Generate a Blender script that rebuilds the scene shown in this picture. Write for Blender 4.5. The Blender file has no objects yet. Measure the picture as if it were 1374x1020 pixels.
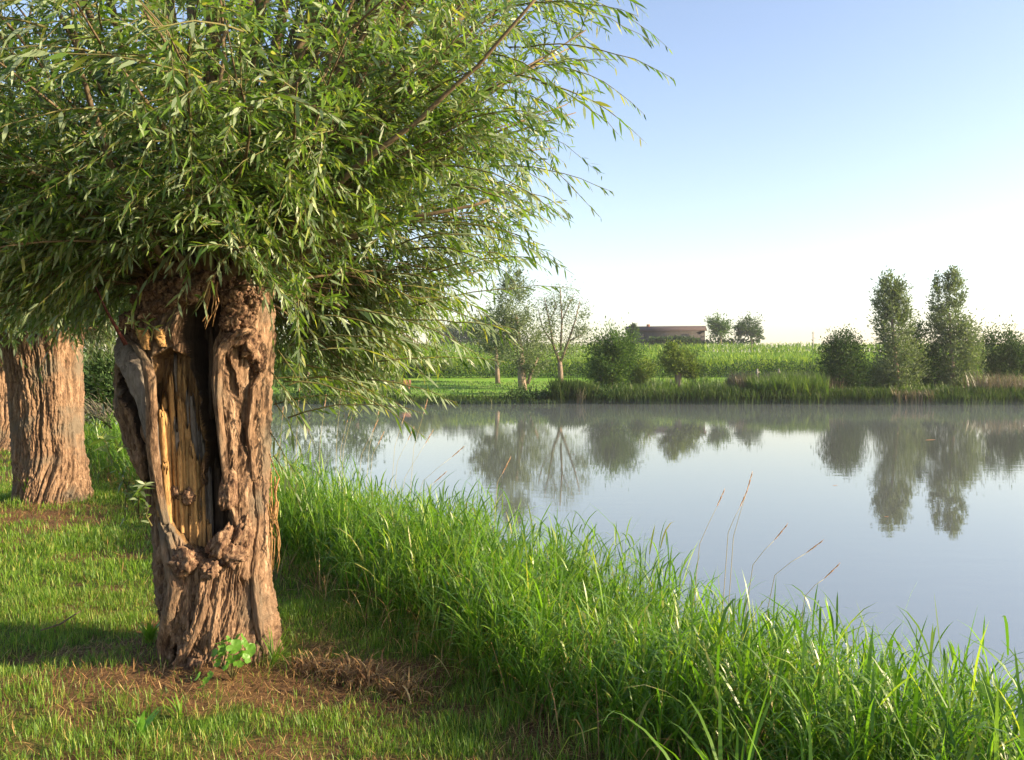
import bpy, math, random
import numpy as np
from mathutils import Vector, Matrix

random.seed(7)
RNG = np.random.default_rng(11)
C = bpy.context.scene.collection
sc = bpy.context.scene

# ------------------------------------------------------------------ camera, light, exposure
F = 1150.0                      # focal length in photo pixels (photo 1374 wide)
CAM_Z = 2.15
HORIZON = 497.0
cam_d = bpy.data.cameras.new('camera')
cam = bpy.data.objects.new('camera', cam_d)
C.objects.link(cam)
cam.location = (0, 0, CAM_Z)
cam.rotation_euler = (math.radians(90), 0, 0)
cam_d.sensor_width = 36.0
cam_d.lens = 36.0 * F / 1374.0
cam_d.shift_y = -(510 - HORIZON) / 1374.0
cam_d.clip_start = 0.05
cam_d.clip_end = 6000
sc.camera = cam

SUN_AZ = math.radians(101)      # clockwise from +Y
SUN_EL = math.radians(21)
SUN = Vector((math.sin(SUN_AZ) * math.cos(SUN_EL), math.cos(SUN_AZ) * math.cos(SUN_EL), math.sin(SUN_EL)))
world = bpy.data.worlds.new('World')
sc.world = world
world.use_nodes = True
wn = world.node_tree
bg = wn.nodes['Background']
sky = wn.nodes.new('ShaderNodeTexSky')
sky.sky_type = 'NISHITA'
sky.sun_disc = False
sky.sun_elevation = SUN_EL
sky.sun_rotation = SUN_AZ
sky.air_density = 1.0
sky.dust_density = 1.1
sky.ozone_density = 0.3
tint = wn.nodes.new('ShaderNodeMix'); tint.data_type = 'RGBA'; tint.blend_type = 'MULTIPLY'
tint.inputs[0].default_value = 1.0; tint.inputs[7].default_value = (1.0, .945, .99, 1)
wn.links.new(sky.outputs[0], tint.inputs[6]); wn.links.new(tint.outputs[2], bg.inputs[0])
bg.inputs[1].default_value = 0.100

sun_d = bpy.data.lights.new('sun', 'SUN')
sun_d.energy = 5.0
sun_d.angle = math.radians(0.6)
sun_d.color = (1.0, 0.79, 0.52)
sun_o = bpy.data.objects.new('sun', sun_d)
C.objects.link(sun_o)
sun_o.rotation_euler = SUN.to_track_quat('Z', 'Y').to_euler()

sc.view_settings.view_transform = 'Standard'
sc.view_settings.look = 'None'
sc.view_settings.gamma = 1.0
sc.view_settings.exposure = 1.62
sc.cycles.max_bounces = 8
sc.cycles.transmission_bounces = 4
sc.cycles.transparent_max_bounces = 8
sc.cycles.diffuse_bounces = 3
sc.cycles.glossy_bounces = 3
sc.cycles.volume_bounces = 0
sc.cycles.use_denoising = True

# ------------------------------------------------------------------ helpers
def norm(v):
    return v / np.maximum(np.linalg.norm(v, axis=-1, keepdims=True), 1e-9)

def wpt(px, py, Y):
    """place at depth Y that the photo shows at (px, py)"""
    return np.array(((px - 687.0) / F * Y, Y, CAM_Z - (py - HORIZON) / F * Y))

def hash3(ix, iy, iz, seed):
    h = (ix.astype(np.int64) * 73856093) ^ (iy.astype(np.int64) * 19349663) ^ (iz.astype(np.int64) * 83492791) ^ (seed * 2654435)
    h = (h ^ (h >> 13)) * 1274126177
    h = h & 0x7fffffff
    h = (h ^ (h >> 16)) * 73244475
    return ((h & 0xffffff) / float(0xffffff)) * 2 - 1

def vnoise(x, y, z=None, seed=0):
    """value noise, -1..1"""
    if z is None:
        z = np.zeros_like(x)
    fx, fy, fz = np.floor(x), np.floor(y), np.floor(z)
    ux, uy, uz = x - fx, y - fy, z - fz
    ux = ux * ux * (3 - 2 * ux); uy = uy * uy * (3 - 2 * uy); uz = uz * uz * (3 - 2 * uz)
    def g(a, b, c): return hash3(fx + a, fy + b, fz + c, seed)
    x00 = g(0,0,0) * (1-ux) + g(1,0,0) * ux
    x10 = g(0,1,0) * (1-ux) + g(1,1,0) * ux
    x01 = g(0,0,1) * (1-ux) + g(1,0,1) * ux
    x11 = g(0,1,1) * (1-ux) + g(1,1,1) * ux
    return (x00 * (1-uy) + x10 * uy) * (1-uz) + (x01 * (1-uy) + x11 * uy) * uz

def fbm(x, y, z=None, o=3, seed=0):
    s = 0; a = 1; t = 0
    if z is None: z = np.zeros_like(x)
    for i in range(o):
        s = s + a * vnoise(x * 2**i, y * 2**i, z * 2**i, seed + i * 17); t += a; a *= 0.5
    return s / t

def ss(a, b, x):
    t = np.clip((x - a) / (b - a), 0, 1)
    return t * t * (3 - 2 * t)

def raw_mesh(name, verts, faces_flat, sizes, smooth=False):
    me = bpy.data.meshes.new(name)
    verts = np.asarray(verts, dtype=np.float32).reshape(-1, 3)
    faces_flat = np.asarray(faces_flat, dtype=np.int32); sizes = np.asarray(sizes, dtype=np.int32)
    me.vertices.add(len(verts)); me.vertices.foreach_set('co', verts.ravel())
    me.loops.add(len(faces_flat)); me.loops.foreach_set('vertex_index', faces_flat)
    me.polygons.add(len(sizes))
    st = np.concatenate(([0], np.cumsum(sizes)[:-1])).astype(np.int32)
    me.polygons.foreach_set('loop_start', st)
    me.polygons.foreach_set('loop_total', sizes)
    if smooth:
        me.polygons.foreach_set('use_smooth', np.ones(len(sizes), dtype=bool))
    me.update(calc_edges=True)
    return me

class MB:
    """collects pieces into one mesh"""
    def __init__(s): s.v = []; s.f = []; s.s = []; s.n = 0
    def add(s, verts, faces, sizes):
        verts = np.asarray(verts, float).reshape(-1, 3)
        s.v.append(verts); s.f.append(np.asarray(faces, np.int64) + s.n); s.s.append(np.asarray(sizes)); s.n += len(verts)
    def batch(s, verts, tmpl):
        """verts (N,K,3), the same face list for each"""
        N, K = verts.shape[:2]
        if N == 0: return
        flat = np.array([i for f in tmpl for i in f]); sz = np.array([len(f) for f in tmpl])
        fl = (flat[None, :] + (np.arange(N) * K)[:, None]).ravel()
        s.add(verts.reshape(-1, 3), fl, np.tile(sz, N))
    def mesh(s, name, smooth=False):
        if not s.v: s.add(np.zeros((3,3)), [0,1,2], [3])
        return raw_mesh(name, np.concatenate(s.v), np.concatenate(s.f), np.concatenate(s.s), smooth)
    def obj(s, name, mat, parent=None, smooth=False, **props):
        return link(name, s.mesh(name, smooth), mat, parent, **props)

def link(name, me, mat, parent=None, **props):
    o = bpy.data.objects.new(name, me)
    C.objects.link(o)
    if mat and not me.materials: me.materials.append(mat)
    if parent:
        o.parent = parent
        o.matrix_parent_inverse = Matrix.Translation(parent.location).inverted()
    for k, v in props.items(): o[k] = v
    return o

def thing(name, loc, label, cat, group=None):
    o = bpy.data.objects.new(name, None); C.objects.link(o)
    o.location = tuple(float(a) for a in loc)
    o.empty_display_size = 0.2
    o['label'] = label; o['category'] = cat
    if group: o['group'] = group
    return o

LEAF_T = [(0, 2, 1), (1, 2, 4, 3), (3, 4, 5)]
def leaf_verts(P, A, S, L, W, droop=0.0):
    L = L[:, None]; W = W[:, None]
    down = np.array([[0, 0, -1.0]])
    d = (droop * L if np.isscalar(droop) else droop[:, None] * L)
    def pt(t, w): return P + A * (L * t) + S * (W * w) + down * d * t * t
    return np.stack([P, pt(.33, .5), pt(.33, -.5), pt(.68, .4), pt(.68, -.4), pt(1.0, 0)], axis=1)

def blade_template(K):
    t = []
    for k in range(K - 1):
        t.append((2*k, 2*k+1, 2*k+3, 2*k+2))
    t.append((2*(K-1), 2*(K-1)+1, 2*K))
    return t
def blade_verts(P, az, L, W, lean0, curl, K=4, twist=None):
    """curved blade: starts lean0 from vertical and curls by 'curl' radians along its length"""
    N = len(P)
    hx = np.stack([np.cos(az), np.sin(az), np.zeros(N)], 1)
    sd = np.stack([-np.sin(az), np.cos(az), np.zeros(N)], 1)
    if twist is not None:
        sd = norm(sd + hx * twist[:, None])
    out = []
    p = P.copy(); up = np.array([[0, 0, 1.0]])
    for k in range(K + 1):
        t = k / K
        w = W * (0.55 + 0.9 * t) * (1 - t ** 2.2) if k > 0 else W * 0.5
        if k < K:
            out.append(p + sd * (w * .5)[:, None]); out.append(p - sd * (w * .5)[:, None])
        else:
            out.append(p)
        a = lean0 + curl * (t + .5 / K) ** 1.6
        p = p + (hx * np.sin(a)[:, None] + up * np.cos(a)[:, None]) * (L / K)[:, None]
    return np.stack(out, axis=1)

def tubes(paths, radii, sides=4):
    """paths (N,K,3), radii (N,K) -> verts (N,K*sides,3), template"""
    N, K = paths.shape[:2]
    tan = np.gradient(paths, axis=1); tan = norm(tan)
    ref = np.where(np.abs(tan[:, :1, 2:3]) < .8, np.array([[[0, 0, 1.0]]]), np.array([[[1.0, 0, 0]]]))
    a = norm(np.cross(tan, np.broadcast_to(ref, tan.shape))); b = np.cross(tan, a)
    vs = []
    for k in range(K):
        for s in range(sides):
            th = 2 * math.pi * s / sides
            vs.append(paths[:, k] + (a[:, k] * math.cos(th) + b[:, k] * math.sin(th)) * radii[:, k:k+1])
    t = []
    for k in range(K - 1):
        for s in range(sides):
            s2 = (s + 1) % sides
            t.append((k*sides+s, k*sides+s2, (k+1)*sides+s2, (k+1)*sides+s))
    t.append(tuple(range((K-1)*sides, K*sides)))
    t.append(tuple(reversed(range(sides))))
    return np.stack(vs, axis=1), t

def tube_mesh(name, path, radii, sides=8, wob=0.0):
    path = np.asarray(path, float)[None]; radii = np.asarray(radii, float)[None]
    v, t = tubes(path, radii, sides)
    if wob: v = v + RNG.normal(0, wob, v.shape) * radii.mean()
    m = MB(); m.batch(v, t)
    return m.mesh(name, True)

# ------------------------------------------------------------------ materials
def new_mat(name):
    m = bpy.data.materials.new(name); m.use_nodes = True
    nt = m.node_tree; nt.nodes.clear()
    out = nt.nodes.new('ShaderNodeOutputMaterial')
    return m, nt, out

def N(nt, typ, **kw):
    n = nt.nodes.new(typ)
    for k, v in kw.items():
        if k.startswith('i_'):
            key = k[2:]
            key = int(key) if key.isdigit() else key.replace('_', ' ')
            n.inputs[key].default_value = v
        else: setattr(n, k, v)
    return n

def ramp(nt, fac, stops, interp='LINEAR'):
    r = nt.nodes.new('ShaderNodeValToRGB'); r.color_ramp.interpolation = interp
    e = r.color_ramp.elements
    while len(e) < len(stops): e.new(0.5)
    for el, (p, c) in zip(e, stops):
        el.position = p; el.color = (*c, 1) if len(c) == 3 else c
    nt.links.new(fac, r.inputs[0])
    return r.outputs[0]

def leaf_mat(name, stops, under=None, trans=0.35, rough=0.45, tint=(1.25, 1.25, .55), spec=0.4, patch=0.0, patch_scale=0.5, patch_col=None):
    m, nt, out = new_mat(name)
    geo = N(nt, 'ShaderNodeNewGeometry')
    col = ramp(nt, geo.outputs['Random Per Island'], stops)
    if patch_col:
        tc = N(nt, 'ShaderNodeNewGeometry')
        no = N(nt, 'ShaderNodeTexNoise', i_Scale=patch_scale, i_Detail=3.0)
        nt.links.new(tc.outputs['Position'], no.inputs['Vector'])
        f = ramp(nt, no.outputs[0], [(0.42, (0, 0, 0)), (0.62, (1, 1, 1))])
        mul = N(nt, 'ShaderNodeMath', operation='MULTIPLY'); mul.inputs[1].default_value = patch
        nt.links.new(f, mul.inputs[0])
        mx = N(nt, 'ShaderNodeMix', data_type='RGBA'); nt.links.new(mul.outputs[0], mx.inputs[0])
        nt.links.new(col, mx.inputs[6]); mx.inputs[7].default_value = (*patch_col, 1)
        col = mx.outputs[2]
    top = col
    if under:
        mx = N(nt, 'ShaderNodeMix', data_type='RGBA')
        nt.links.new(geo.outputs['Backfacing'], mx.inputs[0]); nt.links.new(col, mx.inputs[6]); mx.inputs[7].default_value = (*under, 1)
        col = mx.outputs[2]
    p = N(nt, 'ShaderNodeBsdfPrincipled', i_Roughness=rough)
    p.inputs['Specular IOR Level'].default_value = spec
    nt.links.new(col, p.inputs['Base Color'])
    tr = N(nt, 'ShaderNodeBsdfTranslucent')
    tm = N(nt, 'ShaderNodeMix', data_type='RGBA', blend_type='MULTIPLY'); tm.inputs[0].default_value = 1
    nt.links.new(top, tm.inputs[6]); tm.inputs[7].default_value = (*[t * 1.6 for t in tint], 1)
    nt.links.new(tm.outputs[2], tr.inputs[0])
    ms = N(nt, 'ShaderNodeMixShader'); ms.inputs[0].default_value = trans
    nt.links.new(p.outputs[0], ms.inputs[1]); nt.links.new(tr.outputs[0], ms.inputs[2])
    nt.links.new(ms.outputs[0], out.inputs[0])
    return m

def bark_mat(name, stops, scale=(14, 14, 2.2), bump=0.6, dist=0.012, fine=60, patch=None, rough=0.85):
    m, nt, out = new_mat(name)
    g = N(nt, 'ShaderNodeNewGeometry')
    mp = N(nt, 'ShaderNodeMapping'); mp.inputs['Scale'].default_value = scale
    nt.links.new(g.outputs['Position'], mp.inputs[0])
    n1 = N(nt, 'ShaderNodeTexNoise', i_Scale=1.0, i_Detail=6.0, i_Roughness=0.65, i_Distortion=0.6)
    nt.links.new(mp.outputs[0], n1.inputs['Vector'])
    mp2 = N(nt, 'ShaderNodeMapping'); mp2.inputs['Scale'].default_value = (fine, fine, fine * .22)
    nt.links.new(g.outputs['Position'], mp2.inputs[0])
    n2 = N(nt, 'ShaderNodeTexNoise', i_Scale=1.0, i_Detail=5.0, i_Roughness=0.7, i_Distortion=0.4)
    nt.links.new(mp2.outputs[0], n2.inputs['Vector'])
    add = N(nt, 'ShaderNodeMath', operation='ADD'); m1 = N(nt, 'ShaderNodeMath', operation='MULTIPLY'); m1.inputs[1].default_value = .45
    nt.links.new(n2.outputs[0], m1.inputs[0]); 
    m0 = N(nt, 'ShaderNodeMath', operation='MULTIPLY'); m0.inputs[1].default_value = .55
    nt.links.new(n1.outputs[0], m0.inputs[0]); nt.links.new(m0.outputs[0], add.inputs[0]); nt.links.new(m1.outputs[0], add.inputs[1])
    col = ramp(nt, add.outputs[0], stops)
    if patch:
        n3 = N(nt, 'ShaderNodeTexNoise', i_Scale=3.0, i_Detail=5.0)
        nt.links.new(g.outputs['Position'], n3.inputs['Vector'])
        f = ramp(nt, n3.outputs[0], [(0.5, (0, 0, 0)), (0.66, (1, 1, 1))])
        mx = N(nt, 'ShaderNodeMix', data_type='RGBA'); nt.links.new(f, mx.inputs[0]); nt.links.new(col, mx.inputs[6])
        mx.inputs[7].default_value = (*patch, 1); col = mx.outputs[2]
    p = N(nt, 'ShaderNodeBsdfPrincipled', i_Roughness=rough); p.inputs['Specular IOR Level'].default_value = .2
    nt.links.new(col, p.inputs['Base Color'])
    b = N(nt, 'ShaderNodeBump', i_Strength=bump, i_Distance=dist); nt.links.new(add.outputs[0], b.inputs['Height'])
    nt.links.new(b.outputs[0], p.inputs['Normal'])
    nt.links.new(p.outputs[0], out.inputs[0])
    return m

def plain_mat(name, c1, c2=None, scale=6.0, rough=0.8, bump=0.2, spec=.3):
    m, nt, out = new_mat(name)
    g = N(nt, 'ShaderNodeNewGeometry')
    n1 = N(nt, 'ShaderNodeTexNoise', i_Scale=scale, i_Detail=6.0, i_Roughness=0.6)
    nt.links.new(g.outputs['Position'], n1.inputs['Vector'])
    col = ramp(nt, n1.outputs[0], [(0.3, c1), (0.7, c2 or c1)])
    p = N(nt, 'ShaderNodeBsdfPrincipled', i_Roughness=rough); p.inputs['Specular IOR Level'].default_value = spec
    nt.links.new(col, p.inputs['Base Color'])
    b = N(nt, 'ShaderNodeBump', i_Strength=bump, i_Distance=0.01); nt.links.new(n1.outputs[0], b.inputs['Height'])
    nt.links.new(b.outputs[0], p.inputs['Normal']); nt.links.new(p.outputs[0], out.inputs[0])
    return m

M = {}
M['willow_leaf'] = leaf_mat('willow_leaf', [(0, (.04, .09, .016)), (.5, (.082, .155, .022)), (.88, (.14, .215, .034)), (1, (.25, .26, .06))],
                            under=(.20, .26, .15), trans=.40, rough=.42, spec=.5)
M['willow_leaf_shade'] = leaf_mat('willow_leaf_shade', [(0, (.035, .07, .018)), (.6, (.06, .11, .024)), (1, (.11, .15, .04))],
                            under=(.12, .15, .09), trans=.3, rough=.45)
M['twig'] = plain_mat('twig', (.07, .065, .025), (.15, .14, .045), scale=14)
M['branch_bark'] = bark_mat('branch_bark', [(0.3, (.07, .05, .03)), (.6, (.16, .12, .07)), (.8, (.24, .19, .11))], scale=(30, 30, 12), bump=.5, dist=.006)
M['bark'] = bark_mat('bark', [(0.36, (.028, .015, .010)), (.45, (.10, .060, .036)), (.55, (.22, .140, .085)), (.68, (.38, .28, .19))],
                     scale=(24, 24, 3.0), bump=1.0, dist=.02, fine=80, patch=(.125, .10, .072))
M['inner_wood'] = bark_mat('inner_wood', [(0.36, (.07, .035, .015)), (.46, (.26, .15, .06)), (.56, (.38, .23, .09)), (.7, (.52, .35, .15))], scale=(40, 40, 2.0), bump=.7, dist=.006, fine=140)
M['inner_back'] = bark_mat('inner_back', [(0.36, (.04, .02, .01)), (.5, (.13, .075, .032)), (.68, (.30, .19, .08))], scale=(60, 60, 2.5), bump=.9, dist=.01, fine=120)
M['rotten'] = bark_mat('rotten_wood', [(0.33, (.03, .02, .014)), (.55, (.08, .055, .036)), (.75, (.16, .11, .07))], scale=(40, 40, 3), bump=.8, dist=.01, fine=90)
M['grey_wood'] = bark_mat('grey_wood', [(0.35, (.05, .04, .035)), (.5, (.14, .12, .10)), (.7, (.26, .23, .20))], scale=(30, 30, 4), bump=.5, dist=.005, fine=120)
M['knob'] = bark_mat('knob', [(0.38, (.022, .013, .009)), (.47, (.10, .055, .034)), (.56, (.22, .14, .085)), (.68, (.40, .28, .18))], scale=(34, 34, 24), bump=1.0, dist=.016, fine=80)
M['reed_leaf'] = leaf_mat('reed_leaf', [(0, (.05, .115, .014)), (.5, (.09, .19, .020)), (.86, (.16, .27, .028)), (.95, (.22, .28, .04)), (1, (.30, .27, .10))],
                          trans=.42, rough=.38, spec=.45, tint=(1.15, 1.3, .4))
M['lawn_leaf'] = leaf_mat('lawn_leaf', [(0, (.06, .13, .012)), (.5, (.10, .20, .018)), (.85, (.17, .27, .028)), (1, (.36, .32, .10))], trans=.38, rough=.5, tint=(1.2, 1.2, .4))
M['straw'] = leaf_mat('straw', [(0, (.07, .036, .018)), (.5, (.26, .14, .055)), (.85, (.44, .27, .10)), (1, (.58, .42, .19))], trans=.15, rough=.6, tint=(1, .9, .7))
M['seed'] = leaf_mat('seed', [(0, (.40, .27, .17)), (.5, (.52, .38, .25)), (1, (.62, .48, .34))], trans=.25, rough=.6, tint=(1, .8, .6))
M['stalk'] = plain_mat('stalk', (.26, .24, .10), (.36, .30, .15), scale=5)
M['broad_leaf'] = leaf_mat('broad_leaf', [(0, (.08, .19, .022)), (1, (.13, .28, .035))], trans=.4, rough=.45, tint=(1.1, 1.3, .4))
FT = (1.1, 1.2, .5)
M['far_silver'] = leaf_mat('far_silver', [(0, (.06, .09, .035)), (.6, (.09, .13, .05)), (1, (.15, .19, .09))], under=(.15, .19, .11), trans=.25, tint=FT, spec=.12, rough=.6)
M['far_green'] = leaf_mat('far_green', [(0, (.026, .06, .016)), (.6, (.046, .095, .022)), (1, (.10, .16, .036))], trans=.3, tint=FT, spec=.12, rough=.6)
M['far_yellow'] = leaf_mat('far_yellow', [(0, (.07, .11, .025)), (.6, (.11, .16, .035)), (1, (.18, .22, .06))], trans=.3, tint=FT, spec=.12, rough=.6)
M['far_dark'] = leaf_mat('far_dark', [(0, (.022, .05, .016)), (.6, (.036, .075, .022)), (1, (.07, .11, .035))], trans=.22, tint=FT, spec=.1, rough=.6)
M['far_bark'] = bark_mat('far_bark', [(0.33, (.12, .09, .07)), (.6, (.26, .20, .15))], scale=(5, 5, 1.5), bump=.5, dist=.05, fine=12)
M['pale_bark'] = bark_mat('pale_bark', [(0.33, (.26, .22, .18)), (.6, (.45, .40, .34))], scale=(5, 5, 1.5), bump=.4, dist=.04, fine=12)
M['corn'] = leaf_mat('corn', [(0, (.045, .10, .014)), (.6, (.105, .18, .024)), (1, (.26, .32, .08))], trans=.35, rough=.55, spec=.15, tint=(1.15, 1.25, .35))
M['far_reed'] = leaf_mat('far_reed', [(0, (.02, .042, .012)), (.6, (.034, .065, .016)), (.95, (.06, .09, .025)), (1, (.11, .12, .05))], trans=.3, tint=FT, spec=.12, rough=.6)
M['far_grass'] = leaf_mat('far_grass', [(0, (.04, .08, .016)), (.6, (.065, .12, .022)), (1, (.12, .17, .04))], trans=.35, tint=FT)
M['dry_grass'] = leaf_mat('dry_grass', [(0, (.06, .075, .035)), (.6, (.12, .11, .065)), (1, (.20, .16, .12))], trans=.25, tint=(1, .9, .6))

# ------------------------------------------------------------------ terrain
BN = np.array((.81, .58)); BP = np.array((.43, 3.5))     # normal and a point of the lawn's edge along the reeds
BD = np.array((-.58, .81))
def bank_s(x, y):
    t = (x - BP[0]) * BD[0] + (y - BP[1]) * BD[1]
    wob = .12 * np.sin(t * 1.3 + .6) + .07 * np.sin(t * 2.9)
    return (x - BP[0]) * BN[0] + (y - BP[1]) * BN[1] + wob
def shore_y(x):
    return 54.0 + .5 * np.sin(x * .13 + 1) + .25 * np.sin(x * .41) + .12 * np.sin(x * 1.3)
YK = [0, 1.2, 4, 14, 22, 30, 60, 112, 125, 160, 300, 5000]
ZK = [-.10, .22, .34, .62, 1.0, 1.55, 3.1, 5.7, 5.8, 5.2, 3.5, 3.5]
def terrain(x, y, detail=True):
    x = np.asarray(x, float); y = np.asarray(y, float)
    s = bank_s(x, y)
    near = np.interp(s, [-40, .15, .9, 1.45, 2.6, 60], [.62, .55, .32, 0.0, -.55, -.6])
    d = y - shore_y(x)
    far = np.where(d < 0, np.clip(-.1 + d * .3, -.6, 0), np.interp(d, YK, ZK))
    near = np.where(y > 90, -1, near)
    z = np.maximum(near, far)
    if detail:
        nm = ss(60, 20, y)
        z = z + nm * (.022 * fbm(x * 1.6, y * 1.6, o=3, seed=3) + .010 * vnoise(x * 9, y * 9, seed=5)) * ss(1.4, .6, s)
        z = z + (1 - nm) * .10 * fbm(x * .2, y * .2, o=3, seed=8) * ss(.5, 4, d)
        # small mounds round the willow feet
        for tx, ty, h in ((-1.65, 4.75, .05), (-5.5, 10.3, .08)):
            z = z + h * np.exp(-((x - tx) ** 2 + (y - ty) ** 2) / .5)
    return z
def tz(x, y): return float(terrain(np.array([x]), np.array([y]))[0])

def bare(x, y, s):
    """1 where the turf is worn or covered by dead stalks"""
    d1 = np.hypot((x + 1.55) / 1.15, (y - 4.45) / .55)
    d2 = np.hypot((x + .75) / .75, (y - 4.35) / .5)
    d3 = np.hypot((x + 5.0) / 1.5, (y - 9.3) / .9)
    d4 = np.hypot((x - .15) / .55, (y - 3.7) / .5)
    b_ = np.maximum.reduce([1.3 - d1, 1.25 - d2, 1.2 - d3, (1.1 - d4) * .8])
    fr = ss(4.6, 3.9, y) * (x < .3) * .38
    b_ = np.maximum(b_, fr)
    return np.clip(b_ * 1.5 - .35 + .5 * fbm(x * 1.9, y * 1.9, o=2, seed=14) + 1.3 * fbm(x * 5.5, y * 5.5, o=3, seed=19), 0, 1)
def axis(segs):
    out = [segs[0][0]]
    for a, b, st in segs:
        n = max(1, int(round((b - a) / st)))
        out += list(np.linspace(a, b, n + 1)[1:])
    return np.array(out)
gx = axis([(-3000, -400, 400), (-400, -60, 20), (-60, -14, 1.5), (-14, -6, .3), (-6, 3, .09), (3, 8, .3), (8, 60, 1.5), (60, 400, 20), (400, 3000, 400)])
gy = axis([(-3000, -60, 490), (-60, -4, 4), (-4, 1, .4), (1, 9, .09), (9, 20, .3), (20, 52, 2), (52, 58, .3), (58, 100, 1.2), (100, 200, 4), (200, 600, 40), (600, 5000, 400)])
GX, GY = np.meshgrid(gx, gy)
GZ = terrain(GX, GY)
def grid_faces(ny, nx):
    i = np.arange(ny - 1)[:, None] * nx + np.arange(nx - 1)[None, :]
    q = np.stack([i, i + 1, i + nx + 1, i + nx], -1).reshape(-1, 4)
    return q.ravel(), np.full(len(q), 4)
f_, s_ = grid_faces(*GX.shape)
m, nt, out = new_mat('ground_soil')
g = N(nt, 'ShaderNodeNewGeometry')
nA = N(nt, 'ShaderNodeTexNoise', i_Scale=1.3, i_Detail=6.0, i_Roughness=.6); nt.links.new(g.outputs['Position'], nA.inputs['Vector'])
nB = N(nt, 'ShaderNodeTexNoise', i_Scale=45.0, i_Detail=6.0, i_Roughness=.7); nt.links.new(g.outputs['Position'], nB.inputs['Vector'])
soil = ramp(nt, nB.outputs[0], [(.3, (.05, .028, .016)), (.55, (.14, .08, .04)), (.75, (.26, .16, .075))])
moss = ramp(nt, nB.outputs[0], [(.3, (.035, .07, .010)), (.7, (.08, .15, .02))])
fA = ramp(nt, nA.outputs[0], [(.42, (0, 0, 0)), (.58, (1, 1, 1))])
mxa = N(nt, 'ShaderNodeMix', data_type='RGBA'); atn = N(nt, 'ShaderNodeAttribute', attribute_name='worn'); inv = N(nt, 'ShaderNodeMath', operation='SUBTRACT', use_clamp=True); nt.links.new(fA, inv.inputs[0]); nt.links.new(atn.outputs['Fac'], inv.inputs[1]); nt.links.new(inv.outputs[0], mxa.inputs[0]); nt.links.new(soil, mxa.inputs[6]); nt.links.new(moss, mxa.inputs[7])
# far bank: mown meadow, then the field soil
nC = N(nt, 'ShaderNodeTexNoise', i_Scale=.35, i_Detail=5.0, i_Roughness=.6); nt.links.new(g.outputs['Position'], nC.inputs['Vector'])
nD = N(nt, 'ShaderNodeTexNoise', i_Scale=6.0, i_Detail=6.0, i_Roughness=.7); nt.links.new(g.outputs['Position'], nD.inputs['Vector'])
avg = N(nt, 'ShaderNodeMath', operation='ADD'); nt.links.new(nC.outputs[0], avg.inputs[0]); nt.links.new(nD.outputs[0], avg.inputs[1])
hf = N(nt, 'ShaderNodeMath', operation='MULTIPLY'); hf.inputs[1].default_value = .5; nt.links.new(avg.outputs[0], hf.inputs[0])
mead = ramp(nt, hf.outputs[0], [(.35, (.09, .20, .02)), (.5, (.13, .27, .028)), (.65, (.26, .32, .06))])
sep = N(nt, 'ShaderNodeSeparateXYZ'); nt.links.new(g.outputs['Position'], sep.inputs[0])
fy = N(nt, 'ShaderNodeMapRange'); fy.inputs[1].default_value = 30; fy.inputs[2].default_value = 45; nt.links.new(sep.outputs['Y'], fy.inputs[0])
mxb = N(nt, 'ShaderNodeMix', data_type='RGBA'); nt.links.new(fy.outputs[0], mxb.inputs[0]); nt.links.new(mxa.outputs[2], mxb.inputs[6]); nt.links.new(mead, mxb.inputs[7])
p = N(nt, 'ShaderNodeBsdfPrincipled', i_Roughness=.95); p.inputs['Specular IOR Level'].default_value = .1
nt.links.new(mxb.outputs[2], p.inputs['Base Color'])
b = N(nt, 'ShaderNodeBump', i_Strength=.7, i_Distance=.02); nt.links.new(nB.outputs[0], b.inputs['Height']); nt.links.new(b.outputs[0], p.inputs['Normal'])
nt.links.new(p.outputs[0], out.inputs[0])
M['ground'] = m
gme = raw_mesh('ground', np.stack([GX, GY, GZ], -1), f_, s_, True)
at = gme.attributes.new('worn', 'FLOAT', 'POINT'); at.data.foreach_set('value', bare(GX, GY, None).ravel().astype(np.float32))
link('ground', gme, M['ground'], kind='structure')

# ------------------------------------------------------------------ pond water
m, nt, out = new_mat('pond_water')
g = N(nt, 'ShaderNodeNewGeometry')
mp = N(nt, 'ShaderNodeMapping'); mp.inputs['Scale'].default_value = (1.2, 3.2, 1); nt.links.new(g.outputs['Position'], mp.inputs[0])
w1 = N(nt, 'ShaderNodeTexNoise', i_Scale=1.0, i_Detail=3.0, i_Roughness=.5); nt.links.new(mp.outputs[0], w1.inputs['Vector'])
w2 = N(nt, 'ShaderNodeTexNoise', i_Scale=.12, i_Detail=2.0); nt.links.new(g.outputs['Position'], w2.inputs['Vector'])
amp = ramp(nt, w2.outputs[0], [(.4, (.25, .25, .25)), (.65, (1, 1, 1))])
mh = N(nt, 'ShaderNodeMath', operation='MULTIPLY'); nt.links.new(w1.outputs[0], mh.inputs[0]); nt.links.new(amp, mh.inputs[1])
b = N(nt, 'ShaderNodeBump', i_Strength=.36, i_Distance=.006); nt.links.new(mh.outputs[0], b.inputs['Height'])
p = N(nt, 'ShaderNodeBsdfPrincipled', i_Roughness=.018, i_IOR=2.6)
p.inputs['Base Color'].default_value = (.105, .118, .11, 1); p.inputs['Specular IOR Level'].default_value = .85
nt.links.new(b.outputs[0], p.inputs['Normal']); nt.links.new(p.outputs[0], out.inputs[0])
M['water'] = m
wx = np.linspace(-60, 120, 2); wy = np.array([-30, 57.0])
WX, WY = np.meshgrid(wx, wy); f_, s_ = grid_faces(2, 2)
link('pond_water', raw_mesh('pond_water', np.stack([WX, WY, np.zeros_like(WX)], -1), f_, s_), M['water'], kind='structure')

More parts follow.
